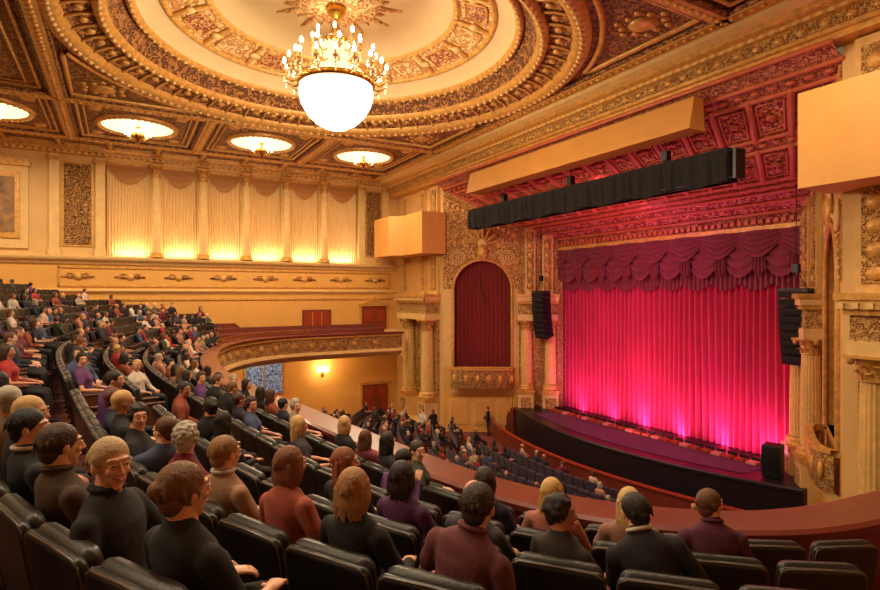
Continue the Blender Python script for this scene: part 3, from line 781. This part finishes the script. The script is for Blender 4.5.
m=MB()
a,b,z0,z1=11.7,25.1,CZ+5.38,CZ+6.45
m.add([(15.9,a,z0),(16.15,a,z1),(16.6,a,z1),(16.7,a,z0),(15.9,b,z0),(16.15,b,z1),(16.6,b,z1),(16.7,b,z0)],[(0,4,5,1),(1,5,6,2),(3,2,6,7),(0,3,7,4),(0,1,2,3),(4,7,6,5)],BIRCH)
m.obj('acoustic_reflector_board')
m=MB()
P=[]
for y in np.linspace(11.0,26.2,120):
    j=.05*math.sin(y*9)+.03*math.sin(y*23)
    P.append([(16.8+j,y,CZ+3.62+.05*math.sin(y*3)),(16.75+j,y,CZ+4.2),(16.8,y,CZ+4.72),(17.3,y,CZ+4.72),(17.35,y,CZ+3.65)])
grid(m,P,BLKF,False)
for y in (11,26.2): boxab(m,(16.78,y-.02,CZ+3.65),(17.33,y+.02,CZ+4.72),BLKF)
for x in (16.85,17.25):
    for z in (CZ+3.75,CZ+4.6): tube(m,[(x,10.7,z),(x,26.4,z)],.04,BLK,6)
for y in (10.75,26.35): 
    boxab(m,(16.8,y-.05,CZ+3.7),(17.3,y+.05,CZ+4.65),BLK)
for y in (13.5,18.4,23.3):
    tube(m,[(17.05,y,CZ+4.7),(17.05,y,CZ+6.2)],.02,BLK,5); box(m,(17.05,y,CZ+5.0),(.25,.25,.35),BLK)
m.obj('draped_lighting_truss')
for s in (1,-1):
    my=(lambda y:y) if s>0 else mir
    dz_=0 if s>0 else .3
    m=MB(); pl=[(15.2,28.8),(15.2,31.3),(14.5,31.9),(14.5,34.2),(16.78,34.2),(16.78,28.8)]
    n=len(pl); v=[(x,my(y),CZ+2.45+dz_) for x,y in pl]+[(x,my(y),CZ+(4.9)+dz_) for x,y in pl]
    m.add(v,[tuple(range(n)),tuple(range(n,2*n))]+[(i,(i+1)%n,(i+1)%n+n,i+n) for i in range(n)],BIRCH)
    m.obj('birch_speaker_housing')
    m=MB(); yy=25.0 if s>0 else 11.05
    for i in range(9):
        z=CZ+.15-i*.29; t=i/8; xo=.25*t*t
        R=Matrix.Rotation(-.35*t,3,'Y'); 
        box(m,(20.9+xo,yy,z-.13),(.55,1.0,.26),BLK,R); box(m,(20.6+xo,yy,z-.13),(.04,.9,.2),BLKF,R)
    for d in (-.4,.4): tube(m,[(20.9,yy+d,CZ+.15),(20.9,yy,CZ+.9)],.02,BLK,5)
    box(m,(20.9,yy,CZ+.2),(.6,1.0,.08),BLK)
    tube(m,[(20.9,yy,CZ+.9),(20.9,yy,ztop(20.9)-.15)],.02,BLK,5); box(m,(20.9,yy,CZ+.95),(.2,.2,.3),BLK)
    m.obj('line_array_speaker')
m=MB(); rbox(m,(20.6,11.7,2.2),(.7,.6,1.15),.03,BLK,rotz(.3)); box(m,(20.5,12.0,2.2),(.5,.02,1.0),BLKF,rotz(.3)); m.obj('stage_monitor_speaker')

# ---------------------------------------------------------------- seats
def seat_mesh(hi=True):
    t=MB(); cs=4 if hi else 2
    Rb=Matrix.Rotation(.16,3,'X')
    rbox(t,(0,-.27,.64),(.555,.055,.56),.05,LEAG,Rb,cs)
    rbox(t,(0,-.225,.67),(.52,.09,.54),.06,LEA,Rb,cs)
    Rs=Matrix.Rotation(math.pi/2-.08,3,'X')
    rbox(t,(0,.0,.42),(.48,.13,.46),.06,LEA,Rs,cs)
    for s in (-1,1):
        rbox(t,(s*.272,-.02,.63),(.055,.36,.05),.018,SWOOD,None,2)
        box(t,(s*.272,-.05,.33),(.035,.28,.62),SWOOD)
        box(t,(s*.272,-.03,.015),(.05,.36,.03),BLK)
    if hi:
        Rn=np.array(Rb); f=lambda x,z:tuple(np.array((0,-.27,.64))+Rn@np.array((x,-.018,z)))
        tube(t,[f(-.272,-.2),f(-.274,.2),f(-.262,.252),f(-.22,.276),f(0,.281),f(.22,.276),f(.262,.252),f(.274,.2),f(.272,-.2)],.006,RIMM,6)
    return t
def stall_mesh():
    t=MB(); Rb=Matrix.Rotation(.16,3,'X')
    rbox(t,(0,-.25,.64),(.52,.1,.52),.07,STALLS,Rb,2)
    rbox(t,(0,.0,.42),(.48,.13,.44),.05,STALLS,Matrix.Rotation(math.pi/2,3,'X'),2)
    for s in (-1,1): box(t,(s*.27,-.04,.34),(.05,.34,.6),SWOOD)
    return t
seats=[]
anchor={4:(.30,2.48),3:(1.02,2.80),2:(2.80,2.95),1:(3.6,3.2),5:(-.08,1.80)}
for n in range(N0,NROW):
    Q=RAIL+RN*dn(n); ds=np.r_[0,np.cumsum(np.linalg.norm(np.diff(Q,axis=0),axis=1))]
    s=.32+ (n%2)*.28
    if n in anchor:
        sf=np.linspace(0,ds[-1],6000); px=np.interp(sf,ds,Q[:,0]); py=np.interp(sf,ds,Q[:,1])
        s=sf[np.argmin(np.hypot(px-anchor[n][0],py-anchor[n][1]))]%.575
    while s<ds[-1]:
        x=np.interp(s,ds,Q[:,0]); y=np.interp(s,ds,Q[:,1]); nx=np.interp(s,ds,RN[:,0]); ny=np.interp(s,ds,RN[:,1])
        s+=.575
        if x<-12.4 or y<-3.4 or y>34.2 or x>15.8: continue
        if y>28 and x>4.2: continue
        ai=np.argmin(np.hypot(RAIL[:,0]-x,RAIL[:,1]-y)) 
        if (9.6<RAIL[ai][1]<10.7 and n>1): continue
        if (21.5<RAIL[ai][1]<22.5): continue
        if x>1 and y<.46*x: continue      # landing beside the right-hand door
        if math.hypot(x,y)<1.15: continue
        seats.append((n,x,y,zn(n),math.atan2(-ny,-nx)-math.pi/2))
def SM(x,y,z,a,sc=1): return Matrix.Translation((x,y,z))@Matrix.Rotation(a,4,'Z')@Matrix.Scale(sc,4)
hi=seat_mesh(True); lo=seat_mesh(False); mh=hi.mesh('theatre_seat')
far=MB()
for q in seats:
    n,x,y,z,a=q
    if math.hypot(x,y)<6.0:
        o=bpy.data.objects.new('theatre_seat',mh); COL.objects.link(o); o.matrix_world=SM(x,y,z,a)
    else: far.stamp(lo,[SM(x,y,z,a)])
far.obj('balcony_seating')
st=stall_mesh(); sb=MB(); stall=[]
for r in range(19):
    R=16.9+r*.95
    for k in range(-40,41):
        th=k*.56/R; x=33-R*math.cos(th); y=YC+R*math.sin(th)
        if y>33.5 or y<4 or x>16.5 or (x>15.2 and (y>28.5 or y<8.6)): continue
        if abs(abs(y-YC)-5.2)<.55: continue
        z=max(0,(14-x)*.07); stall.append((x,y,z,-math.pi/2-th+0.0))
sb.stamp(st,[SM(x,y,z,a) for x,y,z,a in stall]); sb.obj('stalls_seating')

# ---------------------------------------------------------------- people
SKIN=mat('skin',L(228,168,134),.5)
RS=randmat('audience_skin',[L(226,164,130),L(206,142,110),L(236,182,148),L(186,122,92),L(220,154,124),L(232,172,138)],.55,3.7)
LIP=mat('lips',L(184,98,86),.4); EYEW=mat('eye_white',L(225,215,205),.3); IRIS=mat('iris',L(40,28,20),.2)
def remesh(mb,vox,it,mt,out,disp=None):
    if not mb.v: return
    me=mb.mesh('tmp'); o=bpy.data.objects.new('tmp',me); COL.objects.link(o)
    r=o.modifiers.new('r','REMESH'); r.mode='VOXEL'; r.voxel_size=vox
    s=o.modifiers.new('s','SMOOTH'); s.iterations=it; s.factor=.5
    dg=bpy.context.evaluated_depsgraph_get(); ev=o.evaluated_get(dg); m2=ev.to_mesh()
    v=np.empty(len(m2.vertices)*3); m2.vertices.foreach_get('co',v); v=v.reshape(-1,3)
    f=[tuple(p.vertices) for p in m2.polygons]
    if disp is not None:
        nn=np.empty(len(m2.vertices)*3); m2.vertices.foreach_get('normal',nn); v=v+nn.reshape(-1,3)*disp(v)[:,None]
    ev.to_mesh_clear(); bpy.data.objects.remove(o); bpy.data.meshes.remove(me)
    out.add(v,f,mt,True)
def Rx(a): return np.array(Matrix.Rotation(a,3,'X'))
def Ry(a): return np.array(Matrix.Rotation(a,3,'Y'))
def hand(sk,w,d,n,mt,curl=.5):
    d=np.array(d,float); d/=np.linalg.norm(d); n=np.array(n,float); n-=d*(n@d); n/=np.linalg.norm(n); sd=np.cross(d,n)
    w=np.array(w,float)
    loft(sk,[(w,sd*.026,n*.02),(w+d*.035,sd*.036,n*.017),(w+d*.085,sd*.041,n*.014)],mt,10)
    for i,(o,l) in enumerate(((-.03,.068),(-.01,.078),(.011,.073),(.031,.055))):
        b=w+d*.085+sd*o; p=[b]; ang=0; dd=d
        for k,fr in enumerate((.45,.3,.25)):
            ang+=curl*(.5+.25*k); dd=d*math.cos(ang)-n*math.sin(ang); p.append(p[-1]+dd*l*fr)
        tube(sk,p,[.0095,.009,.0082,.007],mt,8)
    b=w+d*.03-sd*.028; tube(sk,[b,b+d*.03-sd*.028-n*.008,b+d*.058-sd*.034-n*.016],[.012,.0105,.0085],mt,8)
def person(cloth,hairm,style='short',lean=-.12,twist=0,side=0,hy=0,hp=0,hr=0,arms=None,sleeve='long',female=False,lod=0,stand=False,pants=None,skin=SKIN,smile=False,seed=1,collar=None):
    vc,vs_,vh=((.011,.0046,.0055),(.024,.013,.013),(.034,.02,.02))[lod]
    R_=random.Random(seed)
    out=MB(); cl=MB(); sk=MB(); hr_=MB(); pn=MB()
    pel=np.array([0,-.04,.595]) if not stand else np.array([0,0,.95])
    U=np.array(Matrix.Rotation(twist,3,'Z'))@Ry(side)@Rx(-lean)
    up=lambda p:pel+U@np.array(p,float)
    w=.93 if female else 1.02
    secs=[(-.08,.17,.125,0),(0,.18,.135,0),(.12,.148*(.93 if female else 1.05),.115,.0),(.24,.16*w,.12,.005),(.34,.178*w,.122,.0),(.40,.188*w,.104,-.01),(.437,.165*w,.09,-.016),(.468,.115*w,.076,-.016),(.492,.072,.065,-.012)]
    loft(cl,[(up((0,y,z)),U@np.array([rx,0,0]),U@np.array([0,ry,0])) for z,rx,ry,y in secs],cloth,20)
    if female:
        for s in (-1,1): ell(cl,up((s*.075,.085,.29)),(.065,.055,.062),cloth,U,12,8)
    if lod==0 and not female:
        ring=[up((.068*math.cos(t),-.008+.068*math.sin(t),.497+.012*(1-math.sin(t)))) for t in np.linspace(math.pi*.6,math.pi*2.4,16)]
        tube(out,ring,.013,collar or cloth,8)
    nb=up((0,-.008,.45)); hc=up((0,.028,.610))
    H=np.array(Matrix.Rotation(twist+hy,3,'Z'))@Ry(hr+side*.4)@Rx(-hp)
    hp_=lambda p:hc+H@np.array(p,float)
    tube(sk,[nb,up((0,.0,.50)),hp_((0,-.018,-.045))],[.066,.06,.058],skin,14)
    ell(sk,hp_((0,-.012,.022)),(.072,.089,.089),skin,H,20,13)
    ell(sk,hp_((0,.022,-.042)),(.055,.059,.065),skin,H,16,10)
    loft(sk,[(hp_((0,.03,-.06)),H@np.array([.048,0,0]),H@np.array([0,.04,0])),(hp_((0,.048,-.093)),H@np.array([.026,0,0]),H@np.array([0,.022,0]))],skin,12)
    for s in (-1,1):
        ell(sk,hp_((s*.034,.058,-.022)),(.021,.021,.021),skin,H,10,7)
        ell(sk,hp_((s*.077,-.006,-.006)),(.011,.02,.032),skin,H,8,7)
    tube(sk,[hp_((0,.078,.018)),hp_((0,.093,-.008)),hp_((0,.102,-.026))],[.008,.0095,.0115],skin,8)
    for s in (-1,1): ell(sk,hp_((s*.010,.090,-.03)),(.009,.01,.008),skin,H,8,6)
    tube(sk,[hp_((-.045,.064,.031)),hp_((-.02,.076,.034)),hp_((.02,.076,.034)),hp_((.045,.064,.031))],.0085,skin,8)
    if lod<2:
        for s in (-1,1):
            ell(out,hp_((s*.031,.0755,.008)),(.0130,.0085,.0068),EYEW,H,10,8); ell(out,hp_((s*.031,.0825,.008)),(.006,.003,.006),IRIS,H,8,6)
            tube(out,[hp_((s*.016,.080,.012)),hp_((s*.031,.085,.0160)),hp_((s*.046,.075,.011))],.0034,skin,6)
            tube(out,[hp_((s*.016,.079,.002)),hp_((s*.031,.083,-.001)),hp_((s*.046,.073,.003))],.0028,skin,6)
            tube(out,[hp_((s*.016,.085,.035)),hp_((s*.032,.082,.040)),hp_((s*.048,.069,.036))],.0026,hairm,6)
        if smile:
            tube(out,[hp_((-.028,.070,-.049)),hp_((-.012,.086,-.057)),hp_((.012,.086,-.057)),hp_((.028,.070,-.049))],[.003,.0055,.0055,.003],LIP,8)
            tube(out,[hp_((-.016,.084,-.0545)),hp_((0,.091,-.0575)),hp_((.016,.084,-.0545))],[.0015,.003,.0015],EYEW,8)
        else: tube(out,[hp_((-.025,.074,-.054)),hp_((-.01,.084,-.059)),hp_((.01,.084,-.059)),hp_((.025,.074,-.054))],[.003,.005,.005,.003],LIP,8)
    if style!='bald':
        ell(hr_,hp_((0,-.026,.035)),(.083,.098,.092),hairm,H,22,13)
        ell(hr_,hp_((0,-.060,-.022)),(.066,.05,.064),hairm,H,16,10)
        for s in (-1,1): ell(hr_,hp_((s*.068,-.016,.022)),(.016,.036,.034),hairm,H,10,8)
        for i in range(44 if lod==0 else 8):
            t=R_.uniform(math.pi*.95,math.pi*2.05) if R_.random()<.7 else R_.uniform(0,2*math.pi); p=R_.uniform(.0,1.45)
            x,y,z=math.cos(t)*math.cos(p),math.sin(t)*math.cos(p),math.sin(p)
            if y>.3 and z<.7: continue
            c0_=np.array((x*.076,-.026+y*.091,.034+z*.085)); tg=np.array((-y*.3+.2*x,x*.15+y*.3,-.9 if z<.8 else -.2)); tg/=np.linalg.norm(tg)
            tube(hr_,[hp_(c0_),hp_(c0_+tg*.025+np.array((x,y,z))*.005),hp_(c0_+tg*.055)],[.0085,.009,.004],hairm,7)
    else:
        ell(hr_,hp_((0,-.05,-.005)),(.079,.068,.05),hairm,H,16,10)
    if style in('bob','long','bun','curly'):
        for s in (-1,1): ell(hr_,hp_((s*.068,-.014,.005)),(.018,.044,.046),hairm,H,10,8)
    if style in('bob','long'):
        e=-.10 if style=='bob' else -.19
        for s in (-1,1):
            loft(hr_,[(hp_((s*.062,-.01,.05)),H@np.array([.026,0,0]),H@np.array([0,.045,0])),(hp_((s*.077,-.02,-.04)),H@np.array([.024,0,0]),H@np.array([0,.048,0])),(hp_((s*.066,-.03,e)),H@np.array([.022,0,0]),H@np.array([0,.038,0]))],hairm,12)
        loft(hr_,[(hp_((0,-.05,.03)),H@np.array([.078,0,0]),H@np.array([0,.056,0])),(hp_((0,-.064,-.05)),H@np.array([.086,0,0]),H@np.array([0,.05,0])),(hp_((0,-.062,e)),H@np.array([.076,0,0]),H@np.array([0,.036,0]))],hairm,16)
        for i in range(15):
            x=-.077+.011*i; y=-.074-.03*math.cos(x*18)
            tube(hr_,[hp_((x,y,.02)),hp_((x*1.05,y-.003,e*.6)),hp_((x*.98+R_.uniform(-.012,.012),y+.006,e-.025-R_.uniform(0,.03)))],[.009,.0095,.004],hairm,7)
    if style=='bun':
        ell(hr_,hp_((0,-.118,.03)),(.038,.032,.036),hairm,H,12,9)
    if style=='curly':
        for i in range(70):
            t=R_.uniform(0,2*math.pi); p=R_.uniform(-.4,1.4)
            x,y,z=math.cos(t)*math.cos(p),math.sin(t)*math.cos(p),math.sin(p)
            if y>.4 and z<.6: continue
            ell(hr_,hp_((x*.082,-.022+y*.094,.03+z*.092)),(.019,.019,.019),hairm,None,8,6)
    arms=arms or {}
    for s,key in ((-1,'l'),(1,'r')):
        e,wr,hd=arms.get(key,((s*.27,.05,.13),(s*.15,.27,.08),None))
        sh=up((s*.178*w,-.01,.38)); el=up(e); wp=up(wr)
        m1=(sh+el)/2; m2=(el+wp)/2
        if sleeve=='long':
            tube(cl,[sh,m1,el,m2,wp],[.062,.056,.048,.042,.034],cloth,14)
            tube(sk,[m2*.2+wp*.8,wp+(wp-el)*.06],[.026,.025],skin,10)
        elif sleeve=='short':
            tube(cl,[sh,m1*.75+sh*.25,m1*.8+el*.2],[.062,.058,.056],cloth,14)
            tube(sk,[m1*.7+sh*.3,el,m2,wp],[.043,.037,.036,.026],skin,12)
        else:
            ell(cl,sh,(.055,.055,.055),cloth); tube(sk,[sh,m1,el,m2,wp],[.05,.044,.038,.036,.026],skin,12)
        if lod<2:
            fd=wp-el; fd/=np.linalg.norm(fd)
            hand(sk if lod==0 else out,wp+fd*.01,fd if hd is None else hd,(0,0,1) if abs(fd[2])<.8 else (0,-1,0),skin,.5)
        else: ell(sk,wp+(wp-el)*.2,(.035,.04,.02),skin)
    pm=pants or PANTS
    for s in (-1,1):
        if stand:
            tube(pn,[(s*.085,0,.95),(s*.1,.01,.5),(s*.105,-.02,.1)],[.095,.06,.045],pm,12); loft(pn,[((s*.105,-.05,.05),(.04,0,0),(0,0,.04)),((s*.11,.13,.035),(.042,0,0),(0,0,.028))],pm,10)
        else:
            tube(pn,[(s*.085,-.04,.585),(s*.11,.2,.575),(s*.12,.42,.53),(s*.12,.45,.3),(s*.12,.42,.1)],[.092,.082,.064,.054,.042],pm,12)
            loft(pn,[((s*.12,.40,.045),(.04,0,0),(0,0,.04)),((s*.13,.58,.035),(.042,0,0),(0,0,.028))],pm,10)
    remesh(pn,vc*1.5,2,pm,out)
    ph=R_.uniform(0,6)
    remesh(cl,vc,3,cloth,out,(lambda v:.0045*np.sin(v[:,2]*16+v[:,0]*30+ph+2*np.sin(v[:,1]*12))*np.clip((.97-v[:,2])*3,0,1)+.002*np.sin(v[:,2]*45+v[:,0]*22+ph)) if lod==0 else None)
    remesh(sk,vs_,4 if lod==0 else 2,skin,out)
    remesh(hr_,vh,1,hairm,out,lambda v:.001*np.sin(np.arctan2(v[:,1]-hc[1]+.02,v[:,0]-hc[0])*90+np.sin(v[:,2]*40)*2))
    return out
PANTS=mat('dark_trousers',L(36,33,38),.8)
CC=[L(34,30,34),L(164,44,44),L(40,34,44),L(214,200,184),L(28,26,30),L(98,56,110),L(40,44,64),L(140,66,46),L(60,54,60),L(190,132,106),L(36,32,36),L(70,80,110),L(54,44,40),L(160,140,116),L(112,32,48),L(30,28,32),L(64,70,56),L(216,180,156)]
HCs=[L(74,44,28),L(40,28,22),L(120,78,46),L(200,156,100),L(56,36,26),L(170,158,142),L(96,56,34),L(30,24,22)]
RC=randmat('audience_clothes',CC,.85,1.0); RH=randmat('audience_hair',HCs,.6,7.31)
cm=lambda n,r,g,b:mat(n,L(r,g,b),.9,var=.15,vs=12,bump=.2,bs=120)
hm=lambda n,r,g,b:mat(n,L(r,g,b),.5,var=.28,vs=60,bump=.5,bs=90,stretch=(3,3,.35))
up_r={'r':((.26,.12,.14),(.06,.22,.42),None)}
fold={'r':((.27,.08,.16),(-.02,.2,.18),None),'l':((-.27,.08,.16),(.04,.22,.14),None)}
V=[dict(style='short'),dict(style='bob',female=True,hy=.9),dict(style='short',hy=-.8,lean=.1,side=.06),dict(style='long',female=True,hy=-.2,sleeve='short'),dict(style='bald',hy=.2,arms=fold),dict(style='bun',female=True,hy=1.0,twist=.5),dict(style='short',lean=.3,hp=.25,arms=up_r),dict(style='curly',female=True,hy=-1.0,twist=-.4,sleeve='short'),dict(style='short',female=True,twist=-.9,hy=-1.0),dict(style='long',female=True,hy=.3),dict(style='bob',female=True,hy=-.5,lean=.05,side=.15),dict(style='short',twist=1.0,hy=.9,arms=fold),dict(style='bob',female=True,twist=-1.0,hy=-.9,lean=.1)]
VM1=[person(RC,RH,lod=1,skin=RS,seed=i,**k).mesh('audience_member') for i,k in enumerate(V)]
VM2=[person(RC,RH,lod=2,skin=RS,seed=i,**k).mesh('audience_member_far') for i,k in enumerate(V[:6])]
VS=person(RC,RH,lod=1,stand=True,lean=0).mesh('standing_attendee')
E1=empty('balcony_audience'); E2=empty('stalls_audience')
WHT=cm('shirt_collar',206,196,184)
FG=[
 ('seated_woman',(.30,2.48),dict(cloth=cm('black_top',34,32,32),hairm=hm('brown_updo_hair',126,82,50),style='bun',female=True,hy=-.15,sleeve='short')),
 ('seated_boy',(-.18,2.72),dict(cloth=cm('black_shirt',40,38,38),hairm=hm('ash_blond_hair',206,174,132),style='short',twist=-.95,hy=-.6,lean=-.12,arms={'l':((-.24,.16,.12),(-.1,.40,.06),None),'r':((.27,.0,.12),(.18,.22,.06),None)},sleeve='long',smile=True)),
 ('seated_woman',(.66,3.10),dict(cloth=cm('brick_top',164,80,62),hairm=hm('auburn_hair',134,78,48),style='bob',female=True,lean=.08,side=-.08)),
 ('seated_woman',(1.02,2.80),dict(cloth=cm('black_cardigan',34,30,32),hairm=hm('light_brown_hair',176,126,78),style='bob',female=True,hy=.2)),
 ('seated_man',(1.38,2.30),dict(cloth=cm('plum_shirt',112,60,64),hairm=hm('dark_brown_hair',60,40,30),style='short',lean=.12,side=.14,twist=-.15,sleeve='short')),
 ('seated_woman',(2.62,3.3),dict(cloth=cm('rose_top',180,112,98),hairm=hm('golden_blonde_hair',220,172,100),style='long',female=True)),
 ('seated_woman',(2.96,2.8),dict(cloth=cm('tan_top',150,106,90),hairm=hm('honey_blonde_hair',224,180,114),style='long',female=True,hy=-.2,sleeve='short')),
 ('seated_man',(3.75,3.1),dict(cloth=cm('wine_jumper',90,40,60),hairm=hm('chestnut_hair',110,66,40),style='short',hy=-.9,lean=.1)),
 ('seated_man',(3.38,2.45),dict(cloth=cm('charcoal_jumper',38,34,40),hairm=hm('near_black_hair',44,30,24),style='short',hy=.6,side=-.3,lean=.2,collar=WHT)),
 ('seated_woman',(1.35,3.45),dict(cloth=cm('purple_top',84,44,84),hairm=hm('dark_bob_hair',46,28,34),style='bob',female=True)),
 ('seated_man',(-.6,3.9),dict(cloth=cm('dark_jacket',38,38,42),hairm=hm('black_hair',30,26,26),style='short',hy=-.5,collar=WHT)),
 ('seated_man',(-.1,4.0),dict(cloth=cm('brown_jacket',80,58,46),hairm=hm('brown_hair_b',76,48,34),style='short')),
 ('seated_woman',(.45,4.3),dict(cloth=cm('wine_top',130,40,50),hairm=hm('silver_hair',190,178,160),style='curly',female=True,hy=.9)),
 ('seated_man',(1.05,4.1),dict(cloth=cm('tan_jacket',166,126,98),hairm=hm('sandy_hair',160,114,72),style='short',collar=WHT)),
 ('seated_woman',(1.9,4.3),dict(cloth=cm('black_dress',34,30,34),hairm=hm('copper_hair',150,84,50),style='long',female=True,hy=-.6)),
 ('seated_woman',(2.9,3.9),dict(cloth=cm('navy_dress',40,38,60),hairm=hm('deep_brown_hair',60,38,30),style='bob',female=True,hy=.4)),
]
used=set()
cands=[q for q in seats if math.hypot(q[1],q[2])<8]
def cost(q,x,y):
    d=math.hypot(x,y); ux,uy=x/d,y/d; dx,dy=q[1]-x,q[2]-y
    return 1.3*abs(dx*ux+dy*uy)+1.5*abs(-dx*uy+dy*ux)+(3 if math.hypot(q[1],q[2])<2.0 else 0)
for i,(name,(x,y),kw) in enumerate(FG):
    best=min((q for q in cands if q not in used),key=lambda q:cost(q,x,y))
    used.add(best)
    me=person(lod=0,seed=20+i,**kw).mesh(name); o=bpy.data.objects.new(name,me); COL.objects.link(o)
    o.matrix_world=SM(best[1],best[2],best[3]+.0,best[4],.98)
rr=random.Random(11)
def put(me,parent,M):
    o=bpy.data.objects.new('person',me); COL.objects.link(o); o.parent=parent; o.matrix_world=M
for q in seats:
    if q in used: continue
    n,x,y,z,a=q; d=math.hypot(x,y)
    if d<3.2: continue
    dep=.495*x+.869*y
    if dep<0: continue
    if x>4.4 and y<4: continue
    if y<5.5 and x>2.6: continue
    if rr.random()<(.50 if n<6 else (.30 if n<10 else .10)):
        i=rr.randrange(13); me=VM1[i] if d<16 else VM2[i%6]
        put(me,E1,SM(x,y,z,a+rr.uniform(-.3,.3),rr.uniform(.92,1.0)))
for x,y,z,a in stall:
    if rr.random()<.36: put(VM2[rr.randrange(6)],E2,SM(x,y,z,a+rr.uniform(-.2,.2),rr.uniform(.95,1.05)))
for x,y,a in ((15.0,28.3,2),(15.5,28.0,0),(18.6,27.0,1),(-4.5,33.2,1),(-4.9,32.6,2)):
    o=bpy.data.objects.new('standing_person',VS); COL.objects.link(o); z=0 if x>10 else zn(8); o.matrix_world=SM(x,y,z,a)
m=MB(); SC=[mat('scarf_%d'%i,c,.9) for i,c in enumerate((L(150,40,60),L(220,170,80),L(80,50,110),L(200,90,60)))]
bs=min((q for q in seats if 1.5<math.hypot(q[1],q[2])<2.6 and q not in used),key=lambda q:math.hypot(q[1]+.10,q[2]-1.9))
M=np.array(SM(bs[1],bs[2],bs[3],bs[4]))
for i in range(18):
    P=[]
    for k in range(2):
        xx=-.02+(i+k)*.013
        P.append([(M@np.array([xx+.015*math.sin(t*3),yy_,zz_,1]))[:3] for t,(yy_,zz_) in enumerate(((-.12,.6),(-.14,.75),(-.18,.9),(-.26,.985),(-.36,.95),(-.385,.78),(-.36,.55)))])
    grid(m,P,SC[(i//2)%4],True)
m.obj('striped_scarf')

w=bpy.data.worlds.new('world'); S.world=w; w.use_nodes=True
w.node_tree.nodes['Background'].inputs[0].default_value=(1,.75,.5,1); w.node_tree.nodes['Background'].inputs[1].default_value=.15
cam=bpy.data.cameras.new('camera'); co=bpy.data.objects.new('camera',cam); COL.objects.link(co)
co.location=(0,0,CZ); cam.sensor_width=36; cam.lens=36*560/880; cam.clip_start=.05
co.rotation_euler=(math.pi/2,0,-math.atan2(.495,.869))
S.camera=co
S.view_settings.view_transform='Standard'
S.view_settings.exposure=0
